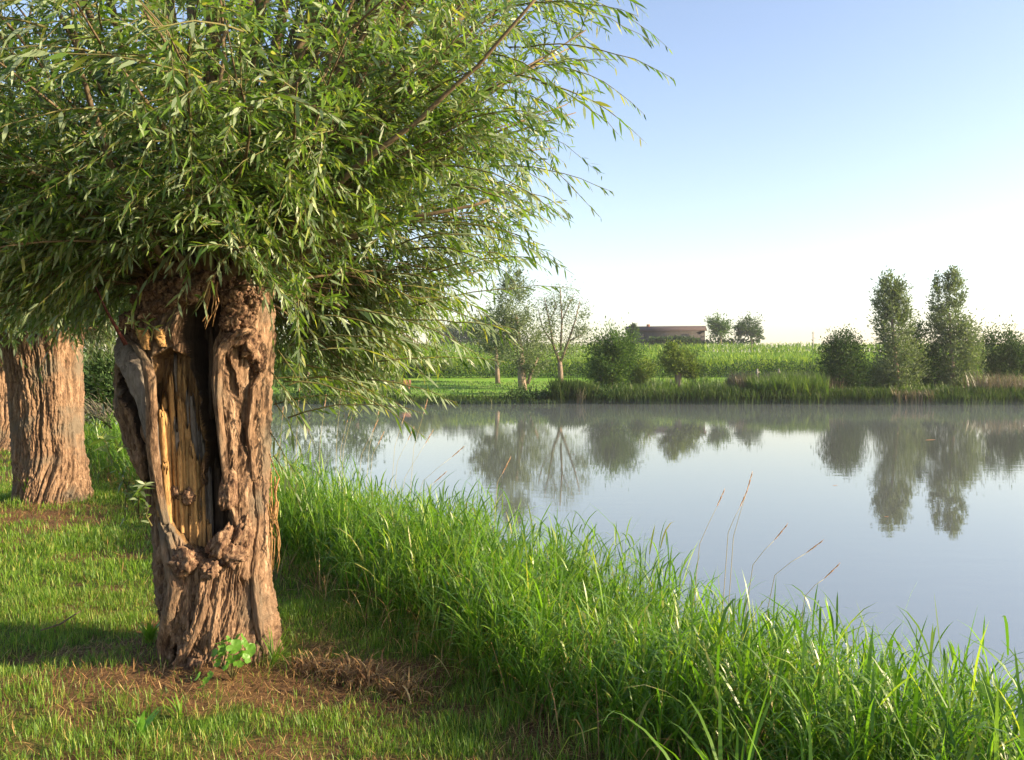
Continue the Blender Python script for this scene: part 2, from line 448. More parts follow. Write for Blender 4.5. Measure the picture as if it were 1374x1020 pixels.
# ------------------------------------------------------------------ near willows: trunks
def poly_sd(x, y, poly):
    """signed distance, positive inside"""
    poly = np.array(poly, float); n = len(poly)
    d = np.full(x.shape, 1e9); inside = np.zeros(x.shape, bool)
    for i in range(n):
        ax, ay = poly[i]; bx, by = poly[(i + 1) % n]
        ex, ey = bx - ax, by - ay
        t = np.clip(((x - ax) * ex + (y - ay) * ey) / (ex * ex + ey * ey), 0, 1)
        d = np.minimum(d, np.hypot(x - ax - t * ex, y - ay - t * ey))
        c = ((ay > y) != (by > y)) & (x < (bx - ax) * (y - ay) / ((by - ay) if by != ay else 1e-9) + ax)
        inside ^= c
    return np.where(inside, d, -d)

def seg_d(x, y, pts):
    d = np.full(x.shape, 1e9)
    for (ax, ay), (bx, by) in zip(pts[:-1], pts[1:]):
        ex, ey = bx - ax, by - ay
        t = np.clip(((x - ax) * ex + (y - ay) * ey) / (ex * ex + ey * ey), 0, 1)
        d = np.minimum(d, np.hypot(x - ax - t * ex, y - ay - t * ey))
    return d

def trunk_surface(name, prof, cy, nphi_front, nphi_back, nz, amp, seed, feat=None, freq=1.0, depth_scale=.95):
    """prof rows: z, centre x, half width. phi=0 faces the camera side"""
    prof = np.array(prof)
    z = np.linspace(prof[0, 0], prof[-1, 0], nz)
    cx = np.interp(z, prof[:, 0], prof[:, 1]); hw = np.interp(z, prof[:, 0], prof[:, 2])
    k = np.ones(15) / 15; 
    if nz > 60:
        cx = np.convolve(np.pad(cx, 7, 'edge'), k, 'valid'); hw_s = np.convolve(np.pad(hw, 7, 'edge'), k, 'valid'); hw_s[-10:] = hw[-10:]; hw = hw_s
    # equal steps in x across the front half
    u = np.linspace(-1, 1, nphi_front); front = np.arcsin(u * .985)
    back = np.linspace(front[-1], 2 * math.pi + front[0], nphi_back + 2)[1:-1]
    phi = np.concatenate([front, back])
    PH, Z = np.meshgrid(phi, z)
    CX = cx[:, None]; R = hw[:, None] * np.ones_like(PH)
    cs, sn = np.cos(PH), np.sin(PH)
    # lobed outline that changes with height, bark ridges that wander
    ex, ey = sn * 1.0, -cs * 1.0
    lob = .055 * vnoise(ex * 1.6 + 5, ey * 1.6, Z * .9, seed) + .03 * vnoise(ex * 4, ey * 4, Z * 1.6, seed + 2)
    Rr = R * (1 + lob)
    wx = ex * R; wy = ey * R
    wz = Z + .10 * vnoise(wx * 6, wy * 6, Z * 2, seed + 4)
    sh = .045 * fbm(wx * 2, wy * 2, Z * 2.2, o=3, seed=seed + 6) + .34 * np.clip(prof[0, 0] + .75 - Z, 0, 1) ** 1.3
    qx = (wx + sh) * 21 * freq; qy = (wy + sh * .7) * 21 * freq
    r1 = 1 - np.abs(vnoise(qx, qy, wz * 2.6 * freq, seed + 8)) * 2.0
    r2 = 1 - np.abs(vnoise(qx * 2.3 + 7, qy * 2.3, wz * 6.5 * freq, seed + 9)) * 2.0
    r3 = fbm(qx * 4.5, qy * 4.5, wz * 22, o=2, seed=seed + 10)
    f1 = 1 - np.abs(vnoise(qx * .85, qy * .85, wz * 1.5 * freq, seed + 8)); f2 = 1 - np.abs(vnoise(qx * 1.7 + 7, qy * 1.7, wz * 3.2 * freq, seed + 9))
    bark = .5 - 1.5 * f1 ** 4 - .75 * f2 ** 3.5 + .30 * np.clip(r2, -1, 1) + r3 * .35 + .3 * vnoise(qx * 8, qy * 8, wz * 60, seed + 31)
    flute = fbm((wx + sh) * 7, (wy + sh) * 7, Z * 1.1, o=2, seed=seed + 12)
    A = amp * np.ones_like(PH)
    D = np.zeros_like(PH); MI = np.zeros(PH.shape, int)
    X0 = CX + sn * R
    if feat is not None:
        D, A, Rr, MI = feat(X0, Z, cs, sn, A, Rr, CX)
    Rt = Rr + bark * A + flute * A * 1.3
    X = CX + sn * Rt
    Y = cy - cs * Rt * depth_scale + D
    V = np.stack([X, Y, Z], -1)
    ny, nx = PH.shape
    i = np.arange(ny - 1)[:, None] * nx; j = np.arange(nx)[None, :]; j2 = (np.arange(nx) + 1) % nx
    q = np.stack([i + j, i + j2[None, :], i + nx + j2[None, :], i + nx + j], -1).reshape(-1, 4)
    flat = q.ravel(); sz = np.full(len(q), 4)
    # cap on top
    flat = np.concatenate([flat, (ny - 1) * nx + np.arange(nx)]); sz = np.concatenate([sz, [nx]])
    me = raw_mesh(name, V, flat, sz, True)
    me['mi'] = 1
    mi = np.concatenate([np.maximum(MI[:-1], MI[1:]).ravel(), [0]]).astype(np.int32)
    del me['mi']
    return me, mi

TX, TY = -1.65, 4.75
PM = F / TY      # photo pixels per metre at the big trunk
def p2x(px): return (px - 687.0) / PM
def p2z(py): return CAM_Z - (py - HORIZON) / PM
outline = [(925, 222, 366), (885, 224, 366), (850, 220, 365), (800, 209, 363), (750, 206, 361), (700, 202, 359), (650, 194, 358), (600, 176, 359),
           (550, 160, 361), (500, 160, 364), (450, 172, 367), (410, 194, 364), (380, 210, 352), (350, 234, 332), (335, 250, 315)]
prof1 = [(p2z(y), p2x((a + b_) / 2), (b_ - a) / 2 / PM) for y, a, b_ in outline]

def px_poly(pts): return [(p2x(x), p2z(y)) for x, y in pts]
VOID = px_poly([(268, 440), (276, 415), (300, 402), (322, 412), (326, 440), (317, 470), (316, 520), (319, 560), (324, 620), (328, 660), (330, 690), (320, 705), (312, 726), (300, 738), (288, 722), (290, 650), (298, 610), (296, 570), (288, 530), (276, 490)])
SLAT = px_poly([(232, 520), (242, 480), (262, 468), (285, 480), (296, 540), (302, 600), (292, 650), (290, 724), (270, 712), (256, 690), (247, 660), (236, 610)])
GAP = px_poly([(176, 492), (196, 500), (222, 540), (232, 600), (238, 660), (228, 640), (222, 590), (206, 545), (184, 520)])
HOLE = px_poly([(256, 850), (262, 842), (268, 850), (262, 872), (252, 880), (250, 868)])
HOLE2 = px_poly([(276, 862), (290, 856), (298, 866), (294, 888), (280, 890), (274, 876)])
LOBE = px_poly([(240, 668), (252, 700), (258, 735), (268, 772), (256, 806), (242, 846), (240, 930), (120, 930), (120, 640), (215, 610), (228, 640)])
CLEFT = px_poly([(334, 470), (340, 500), (345, 560), (350, 600), (346, 610), (340, 575), (334, 520), (330, 480)])
def px_line(pts): return px_poly(pts)
LEFTRIM = px_line([(196, 530), (212, 552), (220, 580), (222, 620), (226, 660), (236, 700)])
PILLR = px_line([(335, 440), (330, 520), (336, 600), (345, 680), (346, 760)])
DIAG1 = px_line([(246, 690), (256, 730), (268, 770), (252, 810), (238, 850), (236, 890)])
DIAG2 = px_line([(300, 740), (300, 790), (284, 830), (262, 870)])
def feat_main(X, Z, cs, sn, A, Rr, CX):
    fr = ss(.0, .25, cs)
    n1 = .012 * vnoise(X * 40, Z * 18, seed=91)
    sdv = poly_sd(X + n1, Z, VOID); sds = poly_sd(X + n1, Z, SLAT); sdg = poly_sd(X + n1, Z, GAP)
    D = np.zeros_like(X)
    D = np.maximum(D, .40 * ss(-.002, .030, sdv))
    D = np.maximum(D, .15 * ss(-.002, .022, sds) + .022 * vnoise(X * 120, Z * 3, seed=92) * ss(0, .02, sds))
    D = np.maximum(D, .10 * ss(-.002, .022, sdg))
    D = np.maximum(D, .16 * ss(0, .012, poly_sd(X, Z, HOLE)))
    D = np.maximum(D, .12 * ss(0, .014, poly_sd(X, Z, HOLE2)))
    D = np.maximum(D, .045 * ss(0, .008, poly_sd(X, Z, CLEFT)))
    D -= .045 * np.exp(-(seg_d(X, Z, LEFTRIM) / .028) ** 2)
    D -= .050 * np.exp(-(seg_d(X, Z, PILLR) / .045) ** 2)
    D -= .040 * np.exp(-(seg_d(X, Z, DIAG1) / .022) ** 2)
    D -= .035 * np.exp(-(seg_d(X, Z, DIAG2) / .035) ** 2)
    lb = poly_sd(X + n1 * .6, Z, LOBE); D += (.06 * ss(-.006, .022, lb) + .04 * ss(.0, .12, lb)) * ss(.0, .5, cs)
    inner = ss(-.01, .02, np.maximum(sdv, sds))
    A = A * (1 - .75 * inner * fr)
    # rough lumpy pollard head
    hd = ss(p2z(450), p2z(400), Z)
    Rr = Rr * (1 + hd * .16 * fbm(sn * 3.2, cs * 3.2, Z * 7, o=3, seed=71))
    # root flare
    fl = ss(p2z(800), p2z(900), Z)
    Rr = Rr * (1 + fl * (.05 + .10 * vnoise(sn * 2.6 + 3, cs * 2.6, seed=77)))
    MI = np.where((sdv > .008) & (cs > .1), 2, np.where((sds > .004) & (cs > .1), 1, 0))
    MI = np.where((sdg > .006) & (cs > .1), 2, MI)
    return D * fr, A, Rr, MI

LABW = 'willows along the near bank'
T1 = thing('willow_tree', (TX, TY, tz(TX, TY) - .02), 'big pollard willow with a hollow split trunk, nearest in the row', 'tree', LABW)
def trunk_part(tree, args, mats):
    me, mi = trunk_surface('trunk', *args[0], **args[1])
    for k in mats: me.materials.append(M[k])
    me.polygons.foreach_set('material_index', np.minimum(mi, len(mats) - 1))
    return link('trunk', me, None, tree)
trunk1 = trunk_part(T1, ((prof1, TY, 330, 60, 460, .019, 40, feat_main), dict(freq=1.45)), ['bark', 'inner_back', 'rotten'])

# pieces of the broken trunk ----------------------------------------
def lump_mesh(name, seed, sub=3, rough=.28):
    import bmesh
    bm = bmesh.new(); bmesh.ops.create_icosphere(bm, subdivisions=sub, radius=1)
    co = np.array([v.co[:] for v in bm.verts])
    n = fbm(co[:, 0] * 1.3 + seed * 3.1, co[:, 1] * 1.3, co[:, 2] * 1.3, o=3, seed=seed)
    n2 = 1 - np.abs(vnoise(co[:, 0] * 4, co[:, 1] * 4, co[:, 2] * 2.5 + seed, seed + 5)) * 2
    n3 = 1 - np.abs(vnoise(co[:, 0] * 2.6 + n * 2, co[:, 1] * 2.6, co[:, 2] * 1.6 + seed * 3, seed + 9)) * 2
    n4 = vnoise(co[:, 0] * 8, co[:, 1] * 8, co[:, 2] * 3, seed + 2) + .7 * vnoise(co[:, 0] * 17, co[:, 1] * 17, co[:, 2] * 8, seed + 3)
    for v, a, c, d, e in zip(bm.verts, n, n2, n3, n4): v.co *= (1 + rough * 1.9 * a + rough * .5 * c + rough * .7 * d + rough * .55 * e)
    me = bpy.data.meshes.new(name); bm.to_mesh(me); bm.free()
    for p_ in me.polygons: p_.use_smooth = True
    return me
LUMPS = [lump_mesh('knob', s, 4, .36) for s in range(8)]
for l in LUMPS: l.materials.append(M['knob'])
def front_y(px, py, extra=0.0):
    X, Z = p2x(px), p2z(py)
    pr = np.array(prof1)[::-1] if prof1[0][0] > prof1[-1][0] else np.array(prof1)
    cx = np.interp(Z, pr[:, 0], pr[:, 1]); hw = np.interp(Z, pr[:, 0], pr[:, 2])
    u = np.clip((X - cx) / hw, -.97, .97)
    return TY - hw * math.sqrt(1 - u * u) * .95 + extra
def lump(parent, name, px, py, sx, sz_, depth=.05, extra=0.0, mesh=None, mat=None, rot=None):
    me = mesh or random.choice(LUMPS)
    o = bpy.data.objects.new(name, me); C.objects.link(o); o.parent = parent
    o.matrix_parent_inverse = Matrix.Translation(parent.location).inverted()
    o.location = (p2x(px), front_y(px, py, extra), p2z(py))
    o.scale = (sx / PM, depth, sz_ / PM)
    o.rotation_euler = rot or (random.uniform(-.6, .6), random.uniform(-.6, .6), random.uniform(-.6, .6))
    return o
# knuckles of the pollard head
for px, py, sx, sy in [(262, 372, 12, 12), (285, 366, 15, 11), (272, 392, 12, 9), (300, 384, 13, 10), (250, 398, 11, 10), (245, 378, 10, 11), (284, 402, 13, 8), (232, 400, 12, 12),
                       (215, 414, 11, 10), (228, 424, 12, 9), (250, 416, 12, 8), (206, 436, 10, 9), (346, 372, 9, 10), (354, 388, 9, 10), (340, 392, 10, 9), (360, 402, 8, 10), (352, 410, 9, 9),
                       (332, 406, 10, 10), (318, 378, 10, 12), (336, 422, 11, 10), (345, 432, 11, 9), (268, 410, 10, 7), (218, 392, 12, 12), (232, 372, 12, 12), (300, 362, 14, 12), (325, 360, 14, 12)]:
    lump(T1, 'knuckle', px, py, sx, sy, random.uniform(.04, .07), extra=random.uniform(-.035, .02))
# knotty lumps round the foot of the hollow
lump(T1, 'burl', 332, 732, 17, 12, .06, -.02, LUMPS[1]); lump(T1, 'burl', 318, 716, 10, 17, .05, -.01, LUMPS[2], rot=(0, .5, 0)); lump(T1, 'burl', 310, 748, 10, 9, .045, -.035, LUMPS[3])
lump(T1, 'burl', 278, 738, 15, 17, .05, -.01, LUMPS[4]); lump(T1, 'burl', 342, 706, 9, 22, .045, -.03, LUMPS[5], rot=(0, .25, 0)); lump(T1, 'burl', 329, 650, 8, 20, .04, -.03, LUMPS[0], rot=(0, 0, 0))
lump(T1, 'burl', 352, 466, 13, 15, .05, -.03, LUMPS[2]); lump(T1, 'burl', 340, 455, 16, 9, .05, -.045, LUMPS[5], rot=(0, -.4, 0)); lump(T1, 'burl', 358, 486, 8, 14, .045, -.015, LUMPS[3])
lump(T1, 'burl', 333, 440, 9, 9, .04, -.03, LUMPS[7]); lump(T1, 'burl', 286, 876, 13, 14, .05, .03, LUMPS[1])
# splintered slats of bare wood inside the hollow
def splinter(px, top, bot, w, extra, lean=0.0, mat='inner_wood', name='splinter', thick=.03, jag=.05):
    n = 26
    zt, zb = p2z(top), p2z(bot)
    zs = np.linspace(zb, zt, n); X = p2x(px) + lean / PM * np.linspace(0, 1, n) + .003 * vnoise(zs * 5, zs * 0 + px, seed=3) + .0007 * vnoise(zs * 40, zs * 0 + px, seed=4)
    ytop, ybot = front_y(px, top, extra), front_y(px, bot, extra)
    Y = np.linspace(ybot, ytop, n)
    hw = w * 1.25 / PM / 2 * (1 + .10 * vnoise(zs * 8, zs * 0 + px * 2, seed=5)); hw[-1] *= .5; hw[-2] *= .85
    th = thick * .7 * (1 + .15 * vnoise(zs * 10, zs * 0 + px * 3, seed=6))
    K = 16; ring = []; rj = np.random.default_rng(int(px * 7 + top))
    for k in range(K):
        a_ = 2 * math.pi * k / K
        cx_, cy_ = np.sign(math.cos(a_)) * abs(math.cos(a_)) ** .6, math.sin(a_)
        jx = 1 + rj.uniform(-.3, .22) + .06 * vnoise(zs * 25, zs * 0 + k * 5 + px, seed=7)
        tipj = rj.uniform(-1, .2) * jag * .8 * ss(.86, 1.0, np.linspace(0, 1, n))
        ring.append(np.stack([X + hw * cx_ * jx, Y + th * cy_ * jx, zs + tipj], 1))
    V = np.stack(ring, 1); fl = []; sz = []
    for i in range(n - 1):
        for k in range(K):
            k2 = (k + 1) % K; fl += [i*K+k, i*K+k2, (i+1)*K+k2, (i+1)*K+k]; sz.append(4)
    fl += [(n-1)*K+k for k in range(K)]; sz.append(K)
    me = raw_mesh(name, V, fl, sz, True)
    return link(name, me, M[mat], T1)
sr = np.random.default_rng(12)
for layer, (e0, dt, db) in enumerate([(.05, 0, 0), (.0, 55, 8), (-.03, 120, 12)]):
    for px in np.arange(239 + layer * 2, 299, 5.2):
        u_ = (px - 239) / 60.0
        top = np.interp(u_, [0, .2, .38, .5, .7, .85, 1], [535, 500, 478, 490, 520, 575, 610]) + dt * sr.uniform(.4, 1.35) + sr.uniform(-12, 22)
        bot = np.interp(u_, [0, .3, 1], [676, 706, 728]) - sr.uniform(0, 10)
        if layer == 2 and (sr.uniform() < .35 or top > bot - 30): continue
        ex_ = .012 + .085 * u_ + e0 + sr.uniform(-.012, .012) + .03 * (1 - abs(2 * u_ - 1))
        grey = (u_ > .52 and layer == 0) or sr.uniform() < .12
        splinter(float(px + sr.uniform(-1, 1)), float(top), float(bot), float(sr.uniform(3.4, 6.4)), float(ex_), float(sr.uniform(-1.5, 1.5)), 'grey_wood' if grey else 'inner_wood', thick=.022, jag=.09)
for px, top, bot in [(300, 610, 722), (306, 640, 716), (313, 560, 700), (309, 470, 590), (296, 440, 560)]:
    splinter(px, top, bot, 6, .22, 0, 'rotten', thick=.03, jag=.1)
# knot eye on the bare wood
lump(T1, 'knot', 277, 656, 8, 8, .03, .045, LUMPS[6]); lump(T1, 'knot', 262, 652, 6, 9, .03, .05, LUMPS[7])
# broken grey rim leaning out on the left, with a barky orange edge
def plate(name, pts_c, widths, extras, mat, thick=.035, seed=0, prow=0.5):
    """slab following a line of photo points on the trunk, cross-section rounded"""
    n = 90; t = np.linspace(0, 1, len(pts_c)); tt = np.linspace(0, 1, n)
    px = np.interp(tt, t, [q[0] for q in pts_c]); py = np.interp(tt, t, [q[1] for q in pts_c])
    w = np.interp(tt, t, widths) / PM / 2; ex = np.interp(tt, t, extras)
    K = 26; V = np.zeros((n, K, 3)); kk = np.arange(K) * 2 * math.pi / K
    KX, IY = np.meshgrid(kk, np.arange(n))
    NZ = 1 + .34 * fbm(np.cos(KX) * 1.5 + seed, np.sin(KX) * 1.5, IY * .05, o=3, seed=seed) - .35 * (1 - np.abs(vnoise(np.cos(KX) * 4, np.sin(KX) * 4, IY * .045, seed + 3))) ** 5 + .10 * vnoise(np.cos(KX) * 9, np.sin(KX) * 9, IY * .3, seed + 4)
    for i in range(n):
        X, Z, Y = p2x(px[i]), p2z(py[i]), front_y(px[i], py[i], ex[i])
        for k in range(K):
            a = 2 * math.pi * k / K
            r = NZ[i, k]
            V[i, k] = (X + w[i] * math.cos(a) * r, Y + thick * math.sin(a) * r, Z + .25 * w[i] * math.cos(a) * prow)
    fl = []; sz = []
    for i in range(n - 1):
        for k in range(K):
            k2 = (k + 1) % K; fl += [i*K+k, i*K+k2, (i+1)*K+k2, (i+1)*K+k]; sz.append(4)
    fl += [(n-1)*K+k for k in range(K)]; sz.append(K); fl += list(reversed(range(K))); sz.append(K)
    return link(name, raw_mesh(name, V, fl, sz, True), M[mat], T1)
plate('broken_rim', [(196, 452), (208, 470), (222, 492), (236, 530), (242, 590), (246, 650)], [22, 36, 40, 27, 15, 8], [.02, .0, -.02, -.01, .0, .01], 'grey_wood', .035, 5)
plate('rim_edge', [(190, 446), (206, 458), (226, 466), (240, 484), (248, 504), (249, 540), (245, 590), (246, 650), (252, 690)], [10, 12, 12, 12, 14, 14, 15, 15, 9], [-.01, -.03, -.05, -.06, -.06, -.055, -.045, -.03, -.01], 'bark', .022, 9, 0)
plate('pillar_edge', [(352, 640), (356, 700), (352, 760), (356, 820), (362, 870)], [8, 11, 10, 13, 14], [-.02, -.02, -.02, -.02, -.01], 'bark', .02, 33, 0)
plate('bark_ridge', [(246, 690), (254, 726), (266, 768), (254, 808), (240, 850), (238, 890)], [10, 15, 18, 16, 16, 18], [-.0, -.025, -.03, -.03, -.02, -.0], 'bark', .028, 30, 0)
plate('bark_ridge', [(256, 700), (266, 730), (276, 765)], [8, 9, 6], [-.02, -.035, -.02], 'bark', .02, 31, 0)
plate('bark_ridge', [(300, 752), (302, 790), (290, 826), (268, 868)], [9, 12, 12, 12], [.0, -.02, -.02, -.01], 'bark', .02, 32, 0)
plate('pillar_edge', [(346, 448), (334, 462), (324, 480), (322, 530), (326, 600), (330, 660), (338, 700)], [30, 18, 12, 10, 9, 9, 8], [-.05, -.06, -.06, -.05, -.05, -.04, -.02], 'bark', .028, 12, 0)
plate('pillar_edge', [(362, 462), (364, 490), (354, 520), (350, 580), (352, 640)], [9, 12, 10, 8, 7], [-.04, -.03, -.04, -.045, -.03], 'bark', .02, 15, 0)
plate('broken_rim', [(232, 446), (236, 456), (238, 472)], [14, 15, 10], [-.05, -.05, -.03], 'inner_wood', .03, 21, 0)
plate('broken_rim', [(252, 446), (254, 456), (258, 468)], [12, 13, 8], [-.02, -.02, -.01], 'inner_wood', .025, 23, 0)
# dark red cane leaning on the rim
link('cane', tube_mesh('cane', [(p2x(190), TY - .55, p2z(392)), (p2x(200), TY - .5, p2z(425)), (p2x(218), TY - .45, p2z(466))], [.004, .006, .011], 6), plain_mat('red_cane', (.04, .012, .010), (.08, .02, .015)), T1)

# second and third trunk
def feat_plain(flare):
    def f(X, Z, cs, sn, A, Rr, CX):
        z0 = Z.min(); zt = Z.max()
        fl = ss(z0 + .5, z0, Z)
        Rr = Rr * (1 + fl * flare * (.6 + vnoise(sn * 2.4 + 1, cs * 2.4, seed=5))) * (1 + ss(zt - .5, zt, Z) * .12 * fbm(sn * 3, cs * 3, Z * 6, o=2, seed=9))
        D = np.zeros_like(X)
        return D, A, Rr, np.zeros(X.shape, int)
    return f
def prof_at(Y, rows):
    pm = F / Y
    return [(CAM_Z - (y - HORIZON) / pm, ((a + b_) / 2 - 687) / pm, (b_ - a) / 2 / pm) for y, a, b_ in rows]
prof2 = prof_at(10.3, [(690, 24, 120), (665, 25, 118), (600, 25, 112), (540, 20, 108), (480, 14, 104), (440, 4, 108), (420, 2, 106), (405, 20, 90)])
T2 = thing('willow_tree', (-5.5, 10.3, tz(-5.5, 10.3)), 'second willow of the row, thick leaning trunk with sunlit furrowed bark', 'tree', LABW)
trunk_part(T2, ((prof2, 10.3, 230, 40, 250, .026, 60, feat_plain(.10)), dict(freq=.85)), ['bark'])
prof3 = prof_at(17.2, [(612, -14, 30), (600, -12, 28), (540, -14, 26), (480, -16, 26), (440, -20, 30), (425, -6, 18)])
T3 = thing('willow_tree', (-10.1, 17.2, tz(-10.1, 17.2)), 'third willow of the row, partly hidden behind the second trunk at the left edge', 'tree', LABW)
trunk_part(T3, ((prof3, 17.2, 110, 40, 120, .03, 63, feat_plain(.10)), dict(freq=.6)), ['bark'])

# ------------------------------------------------------------------ willow crowns
SUNH = np.array((SUN.x, SUN.y)); SUNT = SUN.z / np.linalg.norm(SUNH); SUNHU = SUNH / np.linalg.norm(SUNH)
def shades(P, tx, ty, rad, zmax):
    """True where a leaf at P would throw its shade on the trunk (tx,ty) below zmax"""
    d = P[..., :2] - np.array((tx, ty))
    k = d @ SUNHU
    perp = np.abs(d[..., 0] * SUNHU[1] - d[..., 1] * SUNHU[0])
    zz = P[..., 2] - k * SUNT
    return (k > .05) & (perp < rad) & (zz < zmax) & (zz > .3)

def crown(tree, head, hr, dirs, lens, ntw, nlf, leaf_len, twl, mat, seed, keep, droop=.22, rod_r=.016, drop_name='foliage', rod_sides=7, clip=None, keep_tw=None):
    keep_tw = keep_tw or keep
    r = np.random.default_rng(seed)
    n = len(dirs); head = np.array(head)
    hz = dirs.copy(); hz[:, 2] *= .4
    start = head + norm(hz) * hr * r.uniform(.5, 1.0, (n, 1)) + np.stack([np.zeros(n), np.zeros(n), r.uniform(-.1, .12, n)], 1)
    side = norm(np.cross(dirs, np.array([[0, 0, 1.0]])) + 1e-6)
    bend = r.normal(0, .10, n)
    dr = droop * r.uniform(.5, 1.4, n) * (1.0 - .6 * np.clip(dirs[:, 2], 0, 1))
    wv = r.uniform(0, 6.28, n)
    def rod(idx, t):
        L = lens[idx][:, None]; tt = t[:, None]
        p_ = start[idx] + dirs[idx] * L * tt + side[idx] * (bend[idx][:, None] * L * tt * tt + .03 * L * np.sin(tt * 7 + wv[idx][:, None]) * tt)
        p_[:, 2] -= dr[idx] * lens[idx] * t ** 2.2
        return p_
    if clip:
        for _ in range(14):
            bad = clip(rod(np.arange(n), np.ones(n))); lens[bad] *= .92
    if clip:
        fr = np.mean([keep(rod(np.arange(n), np.full(n, q)), r) for q in (.3, .5, .7, .9, 1.0)], axis=0)
        good = fr > .75
        dirs, lens, start, side, bend, dr, wv = [q[good] for q in (dirs, lens, start, side, bend, dr, wv)]; n = len(dirs); print('rods', n)
    K = 9
    for i in range(n):
        t = np.linspace(0, 1, K); pth = rod(np.full(K, i), t)
        rad = rod_r * r.uniform(.7, 1.4) * (lens[i] / 2.5) * (1 - .82 * t)
        rad[0] *= 1.25; rad *= (1.0 + 1.1 * max(0.0, float(dirs[i, 2]) - .7) / .3)
        link('branch', tube_mesh('branch', pth, rad, rod_sides, .06), M['branch_bark'], tree)
    # twigs
    T = n * ntw
    idx = np.repeat(np.arange(n), ntw)
    t = r.uniform(.05, 1.0, T) ** .9
    base = rod(idx, t)
    tan = norm(rod(idx, np.minimum(t + .02, 1.02)) - rod(idx, t - .02))
    rv = norm(r.normal(0, 1, (T, 3)))
    perp = norm(np.cross(tan, rv))
    td = norm(tan * .75 + perp * r.uniform(.45, 1.5, (T, 1)) + np.array([[0, 0, .05]]))
    tl = twl * r.uniform(.5, 1.3, T) * (1.1 - .45 * t)
    tdr = r.uniform(.15, .5, T)
    kp = keep_tw(base + td * (tl * .5)[:, None], r) & keep_tw(base, r) & keep_tw(base + td * tl[:, None] - np.array([[0, 0, 1.0]]) * (tdr * tl)[:, None], r)
    base, td, tl, tdr = base[kp], td[kp], tl[kp], tdr[kp]; T = len(base)
    def twp(i, s):
        p_ = base[i] + td[i] * (tl[i] * s)[:, None]; p_[:, 2] -= tdr[i] * tl[i] * s * s
        return p_
    paths = np.stack([twp(np.arange(T), np.full(T, s)) for s in (0, .5, 1.0)], 1)
    rr = np.tile(np.array([[.0030, .0019, .0007]]), (T, 1)) * (1 if rod_r > .012 else .8)
    v, tm = tubes(paths, rr, 3); tm = tm[:-2]
    mb = MB(); mb.batch(v, tm); mb.obj('twigs', M['twig'], tree, True, kind='stuff')
    # leaves, alternate along the twigs
    i = np.repeat(np.arange(T), nlf)
    s = (np.tile(np.arange(nlf), T) + r.uniform(.2, .8, T * nlf)) / nlf
    s = .08 + .95 * s
    P = twp(i, s)
    tan = td[i].copy(); tan[:, 2] -= 2 * tdr[i] * s; tan = norm(tan)
    ph = np.tile(np.arange(nlf), T) * 2.4 + r.uniform(0, .9, T * nlf) + np.repeat(r.uniform(0, 6.28, T), nlf)
    a = norm(np.cross(tan, np.array([[.13, .27, .95]]))); b_ = np.cross(tan, a)
    perp = a * np.cos(ph)[:, None] + b_ * np.sin(ph)[:, None]
    A = norm(tan * .85 + perp * .62 + r.normal(0, .26, P.shape) + np.array([[0, 0, -.20]]))
    S = norm(np.cross(A, perp + r.normal(0, .35, P.shape)))
    L = leaf_len * r.uniform(.55, 1.2, len(P)) * (1 - .35 * (s > .9)); W = L * r.uniform(.14, .20, len(P))
    kp = keep(P + A * (L * .5)[:, None], r)
    P, A, S, L, W = P[kp], A[kp], S[kp], L[kp], W[kp]
    mb = MB(); mb.batch(leaf_verts(P, A, S, L, W, r.uniform(0, .22, len(P))), LEAF_T)
    mb.obj(drop_name, M[mat], tree, False, kind='stuff')
    return len(P)

def sprays(tree, rods, ln, nlf, leaf_len, mat, seed, name='spray'):
    """single long arching twigs; rods: list of (start, direction, length, droop)"""
    r = np.random.default_rng(seed)
    for st_, d_, L_, dr_ in rods:
        d_ = norm(np.array(d_, float)); st_ = np.array(st_, float)
        tt = np.linspace(0, 1, 9); path = st_ + d_ * (L_ * tt)[:, None]; path[:, 2] -= dr_ * L_ * tt ** 2; path += r.normal(0, .006, path.shape) * tt[:, None]
        t_ = link(name, tube_mesh(name, path, np.linspace(.0045, .0010, 9), 4), M['twig'], tree)
        nl = int(nlf * L_); s_ = np.linspace(.12, 1.0, nl) + r.normal(0, .008, nl)
        Pq = np.stack([np.interp(s_, tt, path[:, k]) for k in range(3)], 1); tan = norm(np.stack([np.interp(np.clip(s_ + .03, 0, 1), tt, path[:, k]) - np.interp(np.clip(s_ - .03, 0, .97), tt, path[:, k]) for k in range(3)], 1))
        sg = np.where(np.arange(nl) % 2 == 0, 1, -1)[:, None]
        pr = norm(np.cross(tan, np.array([[r.normal(0, .3), r.normal(0, .5), 1.0]]))) * sg
        A = norm(tan * .8 + pr * .55 + r.normal(0, .14, Pq.shape) + np.array([[0, 0, -.35]])); S = norm(np.cross(A, np.cross(tan, pr) * 0 + r.normal(0, .6, Pq.shape) + np.array([[0, 0, 1.0]])))
        L = leaf_len * r.uniform(.5, 1.15, nl) * np.interp(s_, [0, .15, .85, 1.0], [.7, 1, 1, .5])
        mb = MB(); mb.batch(leaf_verts(Pq, A, S, L, L * .17, r.uniform(.05, .3, nl)), LEAF_T)
        o = mb.obj('leaves', M[mat], None, False, kind='stuff'); o.parent = t_

def rod_dirs(specs, seed):
    """specs: (n, az0, az1, el0, el1, len0, len1); az clockwise from +Y in degrees"""
    r = np.random.default_rng(seed); D = []; L = []
    for n, a0, a1, e0, e1, l0, l1 in specs:
        az = np.radians(r.uniform(a0, a1, n)); el = np.radians(r.uniform(e0, e1, n))
        D.append(np.stack([np.sin(az) * np.cos(el), np.cos(az) * np.cos(el), np.sin(el)], 1)); L.append(r.uniform(l0, l1, n))
    return np.concatenate(D), np.concatenate(L)

